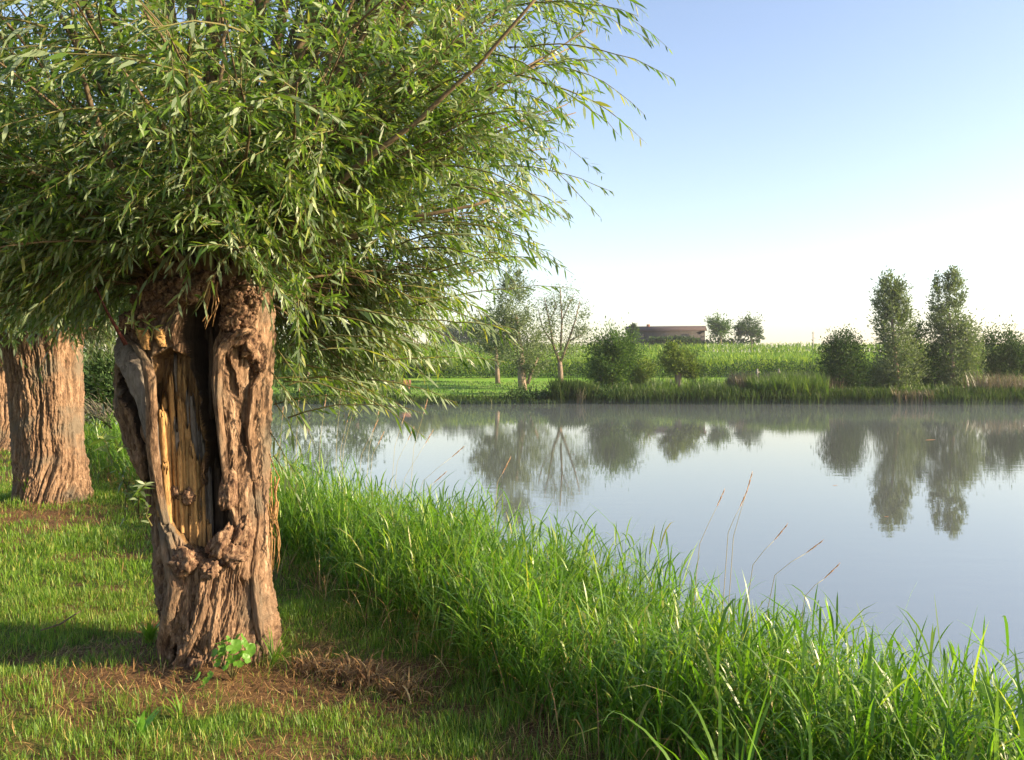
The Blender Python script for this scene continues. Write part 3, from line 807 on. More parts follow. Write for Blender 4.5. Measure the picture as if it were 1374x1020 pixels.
def env_right(P):
    """crown edge on the pond side: how far out the foliage reaches at each height"""
    lim = np.interp(P[:, 2], [1.75, 1.95, 2.15, 2.4, 2.7, 3.1, 3.6, 4.3, 6.5], [-1.3, -.90, -.68, -.42, -.16, .10, .36, .60, .9])
    dep = 1 - ((P[:, 1] - TY) / 3.4) ** 2
    return TX + (lim - TX) * np.sqrt(np.clip(dep, .05, 1)) * (P[:, 1] / TY) ** .6
def keep1(P, r):
    x, y, z = P[:, 0], P[:, 1], P[:, 2]
    k = (y > 2.35) & (z > 1.95)
    k |= (y > 4.6) & (z > 1.80) & (x > -1.3)
    k &= ~((z < 2.64) & (y < 4.85) & (x > -2.02) & (x < -1.25))
    # nothing hangs in front of the split trunk, low down towards the camera
    low = 2.15 + (y / TY) * .46
    k &= ~((z < low) & (y < 4.7) & (x > -2.12 * y / TY) & (x < -1.30 * y / TY))
    k &= ~((z < 2.3) & (x < -1.9))
    k &= ~(shades(P, TX, TY, .42, 2.45) & (r.uniform(0, 1, len(P)) < .97))
    jit = r.normal(0, .07, len(P)) 
    return k
def keep1t(P, r):
    return keep1(P, r) & (P[:, 0] < env_right(P) + .20 * vnoise(P[:, 2] * 3.8, P[:, 1] * 2.5, seed=33) + np.abs(r.normal(0, .10, len(P))))
dirs, lens = rod_dirs([(26, 60, 125, 8, 34, 1.6, 2.4), (22, 50, 130, 30, 55, 2.2, 3.4), (24, 40, 140, 50, 80, 2.4, 3.6),
                       (16, 125, 175, 22, 60, 1.5, 2.3), (24, 175, 250, 22, 65, 1.4, 2.4), (22, 230, 320, 10, 60, 1.6, 2.8),
                       (18, -40, 60, 8, 60, 1.6, 2.8), (8, 0, 360, 60, 88, 2.4, 3.2), (20, 40, 105, -30, 5, .9, 1.6), (14, 0, 60, -25, 10, .9, 1.5), (12, 60, 110, 0, 15, 1.2, 2.0), (16, 140, 260, 2, 24, .8, 1.5), (16, 240, 330, -12, 12, 1.0, 1.8)], 5)
n1 = crown(T1, (TX, TY, 2.66), .30, dirs, lens, 34, 23, .070, .56, 'willow_leaf', 21, keep1, keep_tw=keep1t, clip=lambda P: P[:, 0] > env_right(P) - .12)
rs = np.random.default_rng(91); SP = []
for zz, xx, k in [(2.0, -1.05, 5), (2.15, -.92, 6), (2.35, -.75, 7), (2.6, -.52, 8), (2.9, -.28, 9), (3.2, -.06, 9), (3.5, .08, 9), (3.85, .22, 8), (4.2, .32, 7)]:
    for _ in range(k):
        y_ = rs.uniform(3.9, 5.6); f_y = y_ / TY
        SP.append(((xx * f_y - .25 + rs.normal(0, .10), y_, CAM_Z + (zz - CAM_Z) * f_y + rs.normal(0, .08)), (1, rs.normal(0, .45), rs.uniform(-.25, .5)), rs.uniform(.45, .80), rs.uniform(.2, .55)))
# a few long low ones that hang out over the water, and leafy ones towards the camera
SP += [((-.55, 4.7, 2.50), (1, .05, .30), .95, .18), ((-.60, 4.6, 2.42), (1, -.1, .02), .62, .10), ((-.75, 4.8, 2.20), (1, .1, .12), .72, .12), ((-.8, 4.7, 2.10), (1, 0, -.05), .5, .2), ((-.4, 4.6, 2.78), (1, 0, .12), .6, .25)]
SP += [((-1.35 + rs.normal(0, .25), 3.1 + rs.normal(0, .2), 3.35 + rs.normal(0, .2)), (rs.normal(-.3, .6), -.5, rs.uniform(-.1, .3)), rs.uniform(.4, .7), rs.uniform(.2, .6)) for _ in range(13)]
# short leafy shoots falling over the pollard head and beside it
SP += [((TX + rs.uniform(-.42, .40), TY - rs.uniform(.30, .55), rs.uniform(2.78, 3.0)), (rs.normal(0, .5), -.5, rs.uniform(-.3, .3)), rs.uniform(.22, .42), rs.uniform(.5, 1.2)) for _ in range(44)]
SP += [((TX + .30 + rs.uniform(-.08, .16), TY - rs.uniform(.15, .4), rs.uniform(2.62, 2.85)), (rs.uniform(.1, 1), -.3, rs.uniform(-.3, .2)), rs.uniform(.2, .36), rs.uniform(.5, 1.2)) for _ in range(16)]
SP += [((TX - rs.uniform(.42, 1.0), TY + rs.uniform(-.4, .3), rs.uniform(2.55, 2.9)), (-rs.uniform(.2, 1), rs.normal(-.1, .4), rs.uniform(-.5, .2)), rs.uniform(.3, .5), rs.uniform(.4, .9)) for _ in range(34)]
for x0_, y0_ in [(368, 500), (372, 540), (366, 580), (376, 470), (384, 520), (370, 610)]:
    SP.append(((p2x(x0_), TY - .05, p2z(y0_)), (.6, -.3, -.6), .28, .4))
for pth in [[(305, 372, 4.4), (400, 292, 4.1), (520, 195, 3.9), (640, 88, 3.8), (730, -10, 3.7)], [(312, 366, 4.5), (372, 230, 4.2), (425, 120, 4.0), (478, -10, 3.9)], [(250, 360, 4.4), (160, 250, 3.9), (110, 110, 3.6), (90, -10, 3.4)],
            [(275, 360, 4.4), (300, 230, 4.0), (296, 110, 3.8), (312, -10, 3.7)], [(320, 372, 4.5), (430, 330, 4.2), (560, 290, 4.1), (660, 270, 4.1)], [(230, 372, 4.4), (196, 300, 4.0), (150, 240, 3.8), (150, 236, 3.8)]]:
    pts = np.array([wpt(*q) for q in pth]); tt_ = np.linspace(0, 1, 13); pts = np.stack([np.interp(tt_, np.linspace(0, 1, len(pth)), pts[:, k]) for k in range(3)], 1) + rs.normal(0, .008, (13, 3))
    link('branch', tube_mesh('branch', pts, np.linspace(.020, .006, 13), 7), M['branch_bark'], T1)
sprays(T1, SP, 0, 38, .094, 'willow_leaf', 92)
def keep2(P, r):
    k = (P[:, 2] > 2.15) & ~((P[:, 2] < 2.45) & (P[:, 1] < 10.4) & (P[:, 0] > -6.2) & (P[:, 0] < -4.9))
    return k & ~(shades(P, -5.5, 10.3, .5, 2.35) & (r.uniform(0, 1, len(P)) < .95))
dirs, lens = rod_dirs([(70, 0, 360, 5, 40, 1.6, 2.9), (50, 0, 360, 35, 85, 2.4, 3.8)], 6)
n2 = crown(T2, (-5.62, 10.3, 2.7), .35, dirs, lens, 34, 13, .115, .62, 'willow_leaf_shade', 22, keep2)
def keep3(P, r): return (P[:, 2] > 2.2) & ~(shades(P, -10.1, 17.2, .5, 2.0))
dirs, lens = rod_dirs([(36, 0, 360, 5, 40, 1.8, 3.2), (26, 0, 360, 35, 85, 2.4, 4.0)], 8)
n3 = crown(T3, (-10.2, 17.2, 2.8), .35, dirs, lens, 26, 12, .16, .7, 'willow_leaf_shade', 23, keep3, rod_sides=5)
print('leaves', n1, n2, n3)

# leafy water shoots on the big trunk, dry hanging roots ----------------------------------
def shoot(tree, name, pts, r0, nl, leaf, mat='willow_leaf', seed=0):
    r = np.random.default_rng(seed)
    pts = np.array(pts, float); n = len(pts)
    b_ = link(name, tube_mesh(name, pts, np.linspace(r0, r0 * .3, n), 5), M['twig'], tree)
    t = r.uniform(.15, 1.05, nl); q = np.stack([np.interp(t, np.linspace(0, 1, n), pts[:, k]) for k in range(3)], 1)
    A = norm(r.normal(0, .55, (nl, 3)) + np.array([[.1, -.3, .3]])); S = norm(np.cross(A, r.normal(0, 1, (nl, 3))))
    L = leaf * r.uniform(.5, 1.1, nl)
    mb = MB(); mb.batch(leaf_verts(q, A, S, L, L * .24, .25), LEAF_T)
    o = mb.obj('leaves', M[mat], None, False, kind='stuff'); o.parent = b_
    o.matrix_parent_inverse = b_.matrix_world.inverted(); o.matrix_parent_inverse = Matrix.Identity(4)
    return b_
def tp(px, py, e): return (p2x(px), front_y(max(px, 178), py, e), p2z(py))
for k, (pp, nl, lf) in enumerate([([(216, 678), (205, 660), (192, 640), (188, 610), (192, 580)], 64, .075), ([(216, 676), (226, 650), (236, 640), (246, 634)], 44, .07), ([(240, 690), (236, 676), (244, 664)], 12, .05),
                                  ([(180, 545), (172, 525), (170, 505)], 40, .065), ([(186, 570), (176, 560), (166, 552)], 14, .055), ([(250, 462), (256, 446), (246, 436)], 12, .07),
                                  ([(196, 640), (190, 662), (192, 690)], 16, .05), ([(232, 455), (228, 440), (222, 430)], 10, .06), ([(300, 420), (310, 404), (322, 392)], 10, .06), ([(188, 600), (200, 592), (216, 590)], 12, .06)]):
    shoot(T1, 'side_shoot', [tp(x, y, -.09 - .03 * j) for j, (x, y) in enumerate(pp)], .005, nl, lf, seed=50 + k)
rr_ = np.random.default_rng(4)
for k in range(12):
    x0 = 366 + rr_.uniform(-3, 9); y0 = rr_.uniform(600, 680); ln = rr_.uniform(50, 110)
    pts = [(p2x(x0 + rr_.normal(0, 1.5) + j * .6), TY - .05 + rr_.normal(0, .03), p2z(y0 + ln * j / 5)) for j in range(6)]
    link('hanging_root', tube_mesh('hanging_root', pts, np.linspace(.004, .0015, 6), 4), M['straw'], T1)
for k in range(9):
    x0 = 316 + rr_.uniform(-5, 12); y0 = rr_.uniform(385, 400); ln = rr_.uniform(35, 55)
    pts = [(p2x(x0 + rr_.normal(0, 1.2) - j * .8), TY - .42 + rr_.normal(0, .01), p2z(y0 + ln * j / 5)) for j in range(6)]
    link('hanging_root', tube_mesh('hanging_root', pts, np.linspace(.0035, .0018, 6), 4), M['straw'], T1)

# ------------------------------------------------------------------ lawn grass, straw, reeds
def scatter(n, x0, x1, y0, y1, seed, smin=-60, smax=.3):
    r = np.random.default_rng(seed)
    x = r.uniform(x0, x1, n); y = r.uniform(y0, y1, n)
    s = bank_s(x, y)
    vis = (x / np.maximum(y, .1) < .68) & (x / np.maximum(y, .1) > -1.15) & (s < smax) & (s > smin)
    return x[vis], y[vis], s[vis]
lawn = MB()
for n, y0, y1, x0, x1, L0, L1, w, K in [(190000, 2.6, 6.2, -6.8, 2.2, .03, .075, .0042, 2), (125000, 6.2, 12, -12, 0, .04, .10, .008, 2), (60000, 12, 26, -24, -3, .06, .14, .015, 2)]:
    x, y, s = scatter(n, x0, x1, y0, y1, int(y0 * 10), smax=.45)
    r = np.random.default_rng(int(y0 * 7))
    tuft = .5 + .5 * fbm(x * 5, y * 5, o=3, seed=15)
    big = .5 + .5 * fbm(x * 1.1, y * 1.1, o=2, seed=16)
    pr = (1 - .9 * bare(x, y, s)) * (.45 + .9 * tuft)
    k = (r.uniform(0, 1, len(x)) < pr) & (np.hypot(x - TX, y - TY) > .22)
    x, y, s, tuft, big = x[k], y[k], s[k], tuft[k], big[k]
    z = terrain(x, y) - .004
    L = r.uniform(L0, L1, len(x)) * (.35 + 1.5 * tuft ** 1.5) * (.75 + .6 * big) * (1 + 1.2 * ss(-.3, .3, s))
    lawn.batch(blade_verts(np.stack([x, y, z], 1), r.uniform(0, 6.28, len(x)), L, w * r.uniform(.7, 1.3, len(x)), r.uniform(0, .5, len(x)), r.uniform(0, 1.3, len(x)), K), blade_template(K))
lawn.obj('lawn_grass', M['lawn_leaf'], kind='stuff', label='short green lawn grass under and between the willows', category='grass')
# dead straw lying on the lawn
st = MB()
for n, y0, y1, x0, x1, sc_ in [(85000, 2.6, 6.2, -6.8, 2.2, 1.0), (26000, 6.2, 12, -8, 0, 1.7)]:
    x, y, s = scatter(n, x0, x1, y0, y1, int(y0 * 11), smax=.5)
    r = np.random.default_rng(int(y0 * 17))
    b_ = bare(x, y, s); k = r.uniform(0, 1, len(x)) < (.07 + .95 * b_)
    x, y, b_ = x[k], y[k], b_[k]; z = terrain(x, y)
    L = r.uniform(.025, .10, len(x)) * sc_
    st.batch(blade_verts(np.stack([x, y, z + .002 + .012 * r.uniform(0, 1, len(x))], 1), r.normal(.5, 1.4, len(x)), L, .0032 * sc_ * r.uniform(.6, 1.5, len(x)),
             r.uniform(.9, 1.65, len(x)), r.uniform(-.5, .5, len(x)), 2), blade_template(2))
st.obj('dead_straw', M['straw'], kind='stuff', label='dry brown straw and old stalks lying round the trunk feet', category='straw')

def tillers(mb, x, y, s, r, H, L, W, nl, K, lean_to=None):
    """upright grass stems with arching leaves"""
    n = len(x); z = terrain(x, y) - .01
    base = np.stack([x, y, z], 1)
    az0 = r.uniform(0, 6.28, n); ln = r.uniform(0, .34, n)
    dirx = np.stack([np.cos(az0) * np.sin(ln), np.sin(az0) * np.sin(ln), np.cos(ln)], 1)
    if lean_to is not None:
        dirx = norm(dirx + np.array([lean_to]))
    path = np.stack([base + dirx * (H * t)[:, None] for t in (0, .5, 1.0)], 1)
    v, tm = tubes(path, np.stack([W * .22, W * .18, W * .07], 1), 3)
    mb.batch(v, tm[:-2])
    i = np.repeat(np.arange(n), nl)
    f = np.tile((np.arange(nl) + .6) / nl, n) + r.uniform(-.12, .12, n * nl); f = np.clip(f, .05, 1.0)
    P = base[i] + dirx[i] * (H[i] * f)[:, None]
    az = r.uniform(0, 6.28, len(P))
    Lf = L[i] * r.uniform(.55, 1.2, len(P)) * (1.1 - .35 * f)
    mb.batch(blade_verts(P, az, Lf, W[i] * r.uniform(.7, 1.3, len(P)), r.uniform(.05, .9, len(P)), r.uniform(.1, 2.4, len(P)) * (1.2 - .4 * f), K, r.uniform(-.8, .8, len(P))), blade_template(K))
def band(n, t0, t1, s0, s1, seed):
    r = np.random.default_rng(seed)
    t = r.uniform(t0, t1, n); s = r.uniform(s0, s1, n)
    x = BP[0] + BD[0] * t + BN[0] * s; y = BP[1] + BD[1] * t + BN[1] * s
    k = (y > .7) & (x / np.maximum(y, .1) < 2.2) & (x / np.maximum(y, .1) > -1.1)
    x, y = x[k], y[k]
    return x, y, bank_s(x, y), r
reeds = MB()
for n, t0, t1, nl, K, W0, sd in [(4600, -3.5, 1.2, 7, 4, .0120, 1), (5000, 1.2, 6.0, 7, 4, .0118, 2), (3400, 6, 14, 5, 3, .018, 3), (2400, 14, 34, 4, 3, .03, 4)]:
    x, y, s, r = band(n, t0, t1, .0, 1.75, 100 + sd)
    clump = fbm(x * 2.4, y * 2.4, o=2, seed=18)
    k = r.uniform(0, 1, len(x)) < (.75 + .5 * clump) * ss(-.05, .35, s)
    x, y, s, clump = x[k], y[k], s[k], clump[k]
    H = (.52 + .22 * ss(.0, .7, s) + .22 * ss(.9, 1.5, s)) * r.uniform(.62, 1.12, len(x)) * (1 + .25 * clump) * (1.22 if sd > 2 else 1.0) * (.80 if sd == 1 else .94)
    tillers(reeds, x, y, s, r, H, .30 * r.uniform(.6, 1.4, len(x)) * (1 + .15 * (sd > 2)), W0 * r.uniform(.6, 1.3, len(x)), nl, K, (.05, .02, 0))
x, y, s, r = band(5200, -2.6, 12, -.1, 1.7, 177)       # dead and bent stems among the green
dead = MB()
dead.batch(blade_verts(np.stack([x, y, terrain(x, y)], 1), r.uniform(0, 6.28, len(x)), r.uniform(.25, .75, len(x)) * (.5 + .5 * ss(0, .6, s)), r.uniform(.003, .008, len(x)), r.uniform(.1, .8, len(x)), r.uniform(.2, 2.2, len(x)), 4), blade_template(4))
dead.obj('dead_reed_stems', M['straw'], kind='stuff', label='dead bent straw stems tangled low among the green bank reeds', category='reeds')
reeds.obj('bank_reeds', M['reed_leaf'], kind='stuff', label='tall bright green reed grass along the near bank of the pond', category='reeds')

# broad sword-like grass clumps at the front of the reeds: one thing each
def clump_thing(px, py, Y, n, L0, W, seed, label, name='grass_clump', mat='reed_leaf', cat='grass clump', grp='broad-bladed grass clumps in front of the reeds'):
    r = np.random.default_rng(seed)
    X = (px - 687) / F * Y; z = tz(X, Y)
    t = thing(name, (X, Y, z), label, cat, grp)
    for k in range(n):
        mb = MB(); P = np.array([[X + r.normal(0, .035), Y + r.normal(0, .035), z]])
        mb.batch(blade_verts(P, np.array([r.uniform(0, 6.28)]), np.array([L0 * r.uniform(.6, 1.15)]), np.array([W * r.uniform(.7, 1.2)]), np.array([r.uniform(.05, .5)]), np.array([r.uniform(.3, 1.7)]), 7, np.array([r.uniform(-.5, .5)])), blade_template(7))
        mb.obj('blade', M[mat], t, True)
    return t
clump_thing(985, 1010, 2.75, 22, .66, .017, 1, 'arching long-bladed grass clump at the bottom, right of centre')
clump_thing(1080, 1000, 2.62, 18, .60, .017, 2, 'arching long-bladed grass clump at the bottom, one step right of the first')
clump_thing(870, 905, 3.55, 12, .55, .014, 3, 'smaller yellow-tipped grass clump up the bank from the bottom clumps')
clump_thing(620, 830, 5.6, 10, .45, .013, 4, 'pale leafy stem standing out of the shaded reeds in the middle')

# ------------------------------------------------------------------ flowering grass stalks over the water
SEED = MB(); r = np.random.default_rng(77)
nn = 90; tt = np.sort(r.uniform(0, 1, nn)); pp = np.stack([r.normal(0, .003, nn), r.normal(0, .003, nn), tt], 1)
ang = r.uniform(0, 6.28, nn)
A = norm(np.stack([np.cos(ang) * .35, np.sin(ang) * .35, np.ones(nn)], 1)); S = norm(np.cross(A, r.normal(0, 1, (nn, 3))))
Lh = np.full(nn, .14); Wd = .05 * (.35 + np.sin(np.pi * np.clip(tt + .08, 0, 1)))
pp = pp * np.array([1.0, 1.0, .9])
SEED.batch(leaf_verts(pp, A, S * np.array([[1, 1, .3]]), Lh, Wd, 0.0), LEAF_T)
seed_me = SEED.mesh('seed_head'); seed_me.materials.append(M['seed'])
def stalk(px, py, Y, bx, by, label, hl=.12):
    top = wpt(px, py, Y); bot = wpt(bx, by, Y)
    bx_ = bot[0] - (top[0] - bot[0]) * .75; zb = tz(bx_, Y); base = np.array((bx_, Y, max(zb, .0) - .02))
    t = thing('grass_stalk', base, label, 'grass stalk', 'flowering grass stalks leaning over the water')
    d = norm(top - bot); neck = top - d * hl
    pts = [base, base * .5 + bot * .5 - np.array(((bot[0] - base[0]) * .12, 0, 0)), bot - np.array(((bot[0] - base[0]) * .05, 0, 0)), bot * .5 + neck * .5 + np.array((0, 0, .012)), neck]
    link('stem', tube_mesh('stem', pts, [.0024, .0020, .0016, .0012, .0009], 5), M['stalk'], t)
    o = bpy.data.objects.new('seed_head', seed_me); C.objects.link(o)
    q = Vector(d).to_track_quat('Z', 'Y')
    o.parent = t; o.matrix_parent_inverse = Matrix.Translation(t.location).inverted()
    o.location = neck; o.rotation_mode = 'QUATERNION'; o.rotation_quaternion = q; o.scale = (hl * .6, hl * .6, hl)
    return t
ST = [(1010, 632, 4.6, 985, 720, 'tallest stalk right of centre, tip nearest the far reflections'), (1004, 655, 4.55, 978, 715, 'stalk just under the tallest one, almost touching it'), (973, 655, 4.7, 940, 730, 'thin stalk left of the pair over open water'),
      (1058, 702, 4.3, 1012, 758, 'stalk leaning right over open water, right of the pair'), (1106, 724, 4.2, 1042, 772, 'strongly leaning stalk, second from the right'), (1128, 755, 4.1, 1082, 800, 'lowest and rightmost stalk over the open water'),
      (686, 612, 6.6, 668, 648, 'single bright stalk in front of the silver tree reflection'), (582, 576, 8.0, 545, 640, 'tall stalk left of the single bright one, before open water'), (624, 598, 7.6, 570, 645, 'faint leaning stalk between the two groups'),
      (574, 535, 8.4, 556, 600, 'stalk with its head just below the far shoreline'), (545, 550, 8.6, 530, 600, 'stalk crossing the shoreline, left of the one below the far lawn'), (512, 538, 8.8, 496, 600, 'stalk whose head touches the dark bush on the far shore'),
      (508, 562, 8.6, 486, 610, 'short stalk below the dark bush reflection'), (516, 578, 8.5, 500, 612, 'stalk leaning right at the edge of the open reflection'), (478, 535, 9.0, 462, 600, 'upright stalk in the middle of the left bunch'),
      (470, 548, 9.0, 458, 600, 'second upright stalk of the left bunch, slightly lower'), (458, 520, 9.2, 452, 590, 'stalk at the left of the bunch, head in the foliage'), (438, 528, 9.2, 430, 590, 'stalk left of the bunch beneath the hanging twigs'),
      (402, 520, 9.3, 398, 590, 'stalk second from the big trunk'), (380, 545, 9.3, 376, 596, 'stalk nearest the big trunk'), (556, 572, 8.4, 534, 620, 'pale stalk over the white reflection, left part'), (600, 632, 7.4, 560, 668, 'low curved green stalk arching over the water')]
for a in ST: stalk(*a[:5], label='flowering grass ' + a[5], hl=.115 if a[2] < 6 else .16)

# ------------------------------------------------------------------ small plants on the lawn
def round_leaf_mesh(name):
    n = 14; V = [(0, 0, 0)]
    for k in range(n):
        a = 2 * math.pi * k / n; rr = 1 + .08 * math.sin(a * 5) - .35 * max(0, math.cos(a + math.pi)) ** 12
        V.append((rr * math.cos(a), rr * math.sin(a), .16 + .05 * math.sin(a * 5)))
    fl = []; sz = []
    for k in range(n): fl += [0, 1 + k, 1 + (k + 1) % n]; sz.append(3)
    me = raw_mesh(name, V, fl, sz, True); me.materials.append(M['broad_leaf']); return me
def round_leaf_mesh(name):
    n = 40; V = [(0, 0, .06)]
    for ring, rr0 in ((1, .55), (2, 1.0)):
        for k in range(n):
            a = 2 * math.pi * k / n
            rr = rr0 * (1 + (.07 * math.sin(a * 5) + .035 * math.sin(a * 20)) * (ring == 2) - .55 * max(0, math.cos(a - math.pi)) ** 20)
            V.append((rr * math.cos(a), rr * math.sin(a), .10 * ring * ring / 2 + .07 * math.sin(a * 5) * rr))
    fl = []; sz = []
    for k in range(n):
        k2 = (k + 1) % n
        fl += [0, 1 + k, 1 + k2]; sz.append(3); fl += [1 + k, 1 + n + k, 1 + n + k2, 1 + k2]; sz.append(4)
    me = raw_mesh(name, V, fl, sz, False); me.materials.append(M['broad_leaf']); return me
RL = round_leaf_mesh('leaf')
def leafy_plant(px, py, Y, leaves, label, name='mallow_plant'):
    b0 = wpt(px, py, Y); zg = tz(b0[0], Y); b0[2] = zg
    t = thing(name, b0, label, 'plant')
    for lx, ly, dy, rad in leaves:
        q = wpt(lx, ly, Y + dy)
        o = bpy.data.objects.new('leaf', RL); C.objects.link(o); o.parent = t; o.matrix_parent_inverse = Matrix.Translation(t.location).inverted()
        o.location = q; o.scale = (rad * .95, rad * 1.05, rad * .8); o.rotation_euler = (random.uniform(.1, 1.0), random.uniform(-.6, .6), random.uniform(-1.5, 1.5))
        link('leaf_stalk', tube_mesh('leaf_stalk', [b0, (b0 + q) / 2 + np.array((0, 0, .01)), q], [.002, .0018, .0012], 4), M['twig'], t)
leafy_plant(312, 892, 4.33, [(300, 862, 0, .038), (314, 868, -.03, .038), (326, 858, .04, .030), (295, 882, -.04, .036), (310, 886, -.06, .032), (334, 874, .02, .034), (322, 880, -.02, .03), (306, 858, .03, .02), (318, 856, .05, .022), (338, 868, .05, .02), (288, 876, -.01, .02), (304, 894, -.08, .024), (320, 892, -.07, .026), (328, 864, 0, .02), (292, 890, -.05, .02), (312, 876, -.07, .024), (298, 872, .02, .03), (330, 884, -.04, .026)],
            'round-leaved bright green plant growing against the foot of the hollow trunk')
leafy_plant(272, 918, 4.2, [(266, 908, 0, .022), (276, 914, -.02, .022), (270, 922, -.04, .018), (282, 906, .02, .018)], 'small round-leaved weed on the straw just in front of the trunk', 'small_weed')
def leaf_clump(px, py, Y, n, L, W, seed, label, name='plantain', mat='broad_leaf'):
    r = np.random.default_rng(seed); b0 = wpt(px, py, Y); b0[2] = tz(b0[0], Y)
    t = thing(name, b0, label, 'plant')
    for k in range(n):
        mb = MB(); mb.batch(blade_verts((b0 + r.normal(0, .008, 3) * np.array((1, 1, 0)))[None], np.array([r.uniform(0, 6.28)]), np.array([L * r.uniform(.6, 1.2)]), np.array([W * r.uniform(.8, 1.2)]), np.array([r.uniform(.1, .7)]), np.array([r.uniform(.2, 1.0)]), 5), blade_template(5))
        mb.obj('leaf', M[mat], t, True)
leaf_clump(190, 958, 3.75, 11, .13, .022, 3, 'tuft of broad upright leaves on the straw at lower left')
leaf_clump(365, 855, 4.55, 16, .20, .010, 5, 'tuft of fresh grass at the right foot of the hollow trunk', 'grass_tuft', 'reed_leaf')
leaf_clump(240, 945, 3.9, 10, .11, .012, 6, 'low green tuft below the hollow trunk', 'grass_tuft', 'lawn_leaf')
leaf_clump(200, 848, 4.9, 22, .16, .016, 7, 'dark weedy tuft at the left foot of the hollow trunk', 'weed_tuft', 'lawn_leaf')
leaf_clump(40, 668, 10.0, 20, .30, .03, 8, 'weedy tuft at the foot of the second willow', 'weed_tuft', 'lawn_leaf')
# heap of withered stalks right of the trunk
r = np.random.default_rng(31); heap = MB()
for k in range(60):
    u_ = r.uniform(0, 1); px = 405 + 150 * u_ + r.normal(0, 8); py = 898 + 34 * u_ + r.normal(0, 5)
    Yh = 1.6 * F / (py - HORIZON); x = (px - 687) / F * Yh
    nb = 16; P = np.stack([x + r.normal(0, .02, nb), Yh + r.normal(0, .02, nb), np.full(nb, tz(x, Yh))], 1)
    heap.batch(blade_verts(P, r.uniform(0, 6.28, nb), r.uniform(.06, .17, nb), r.uniform(.004, .011, nb), r.uniform(.1, .9, nb), r.uniform(.8, 2.8, nb), 4), blade_template(4))
heap.obj('withered_stalks', M['straw'], kind='stuff', label='clump of withered brown stalks on the bare lawn right of the trunk', category='dead plants')
link('fallen_twig', tube_mesh('fallen_twig', [wpt(108, 820, 5.35), wpt(80, 838, 5.0), wpt(55, 846, 4.9)], [.004, .006, .004], 5), M['branch_bark'], label='thin fallen twig on the lawn at the edge of the trunk shadow', category='twig')

# pile of cut reed stems behind the second willow
r = np.random.default_rng(9); t = thing('reed_pile', wpt(130, 550, 14.5), 'pile of dry yellow cut stems on the reeds between the two near willows', 'reed pile')
mb = MB()
nb = 260; c0 = wpt(130, 558, 14.5); P = c0 + r.normal(0, 1, (nb, 3)) * np.array((.28, .2, .10))
mb.batch(blade_verts(P, r.normal(2.9, .5, nb), r.uniform(.2, .6, nb), np.full(nb, .02), r.uniform(.7, 1.5, nb), r.uniform(-.3, .6, nb), 2), blade_template(2))
mb.obj('cut_stems', M['dry_grass'], t, kind='stuff')

# ------------------------------------------------------------------ far trees
def far_tree(name, label, Y, blobs, n, mat, leaf=.13, trunk=None, seed=0, cat='tree', group=None, limbs=None, up=.5, clus=26, bark='far_bark', sig=.20, shell=.45, narrow=.30):
    r = np.random.default_rng(900 + seed)
    pm = F / Y
    if trunk is None: bx = blobs[0][0]; base = np.array(((bx - 687) / pm, Y, 0.0))
    else: base = np.array(((trunk[0][0] - 687) / pm, Y, 0.0))
    base[2] = tz(base[0], Y)
    t = thing(name, base, label, cat, group)
    if trunk:
        pts = [wpt(x, y, Y) for x, y, w in trunk]; pts[0][2] = min(pts[0][2], base[2] - .05)
        link('trunk', tube_mesh('trunk', pts, [w / pm / 2 for x, y, w in trunk], 9, .05), M[bark], t)
        for lb in (limbs or []):
            link('limb', tube_mesh('limb', [wpt(x, y, Y + (q[0] if q else 0)) for x, y, w, *q in lb], [w / pm / 2 for x, y, w, *q in lb], 6, .05), M[bark], t)
    area = sum(b_[2] * b_[3] for b_ in blobs)
    if name != 'bank_tree': n = int(n * 2.0); leaf *= 1.05
    Ps = []; As = []
    for cx_, cy_, rw, rh in blobs:
        m_ = int(n * rw * rh / area); nc = max(6, m_ // clus)
        c = wpt(cx_, cy_, Y); ra = np.array((rw / pm, rw / pm * .9, rh / pm))
        d = norm(r.normal(0, 1, (nc, 3))); rad = r.uniform(shell, 1, nc) ** .7
        cen = d * rad[:, None] * ra * .92
        out_ = norm(d * np.array([[1, 1, .6]]) + np.array([[0, 0, up]]))
        i = r.integers(0, nc, m_)
        sg = sig * min(ra[0], ra[2])
        l_ = r.normal(0, 1, (m_, 1)) * sg * 1.5
        P = cen[i] + out_[i] * l_ + r.normal(0, sg * .55, (m_, 3))
        A = norm(out_[i] + r.normal(0, .55, (m_, 3)))
        P = P + c
        Ps.append(P); As.append(A)
    P = np.concatenate(Ps); A = np.concatenate(As)
    k = P[:, 2] > terrain(P[:, 0], P[:, 1], False) + .02
    P, A = P[k], A[k]
    S = norm(np.cross(A, r.normal(0, 1, P.shape))); L = leaf * r.uniform(.6, 1.4, len(P))
    mb = MB(); mb.batch(leaf_verts(P, A, S, L, L * narrow * r.uniform(.8, 1.3, len(P)), .1), LEAF_T)
    mb.obj('foliage', M[mat], t, kind='stuff')
    return t
GB = 'trees on the far bank'; GU = 'bushes on the far bank'
far_tree('silver_willow', 'tall silvery willow with a thin pointed top on the far bank', 68, [(688, 412, 26, 50), (690, 378, 13, 24), (700, 460, 38, 40), (715, 478, 22, 30), (672, 440, 24, 30)], 7000, 'far_silver', .20,
         [(702, 527, 12), (700, 505, 12), (699, 480, 9), (692, 420, 4)], 1, group=GB, limbs=[[(708, 515, 6), (713, 500, 4), (722, 480, 2)]], up=.9)
far_tree('small_tree', 'small grey-green tree with a lit trunk, left of the silver willow', 76, [(658, 448, 26, 34), (668, 470, 18, 22), (645, 440, 16, 18)], 3200, 'far_silver', .20, [(668, 513, 7), (667, 495, 6), (664, 450, 3)], 2, group=GB)
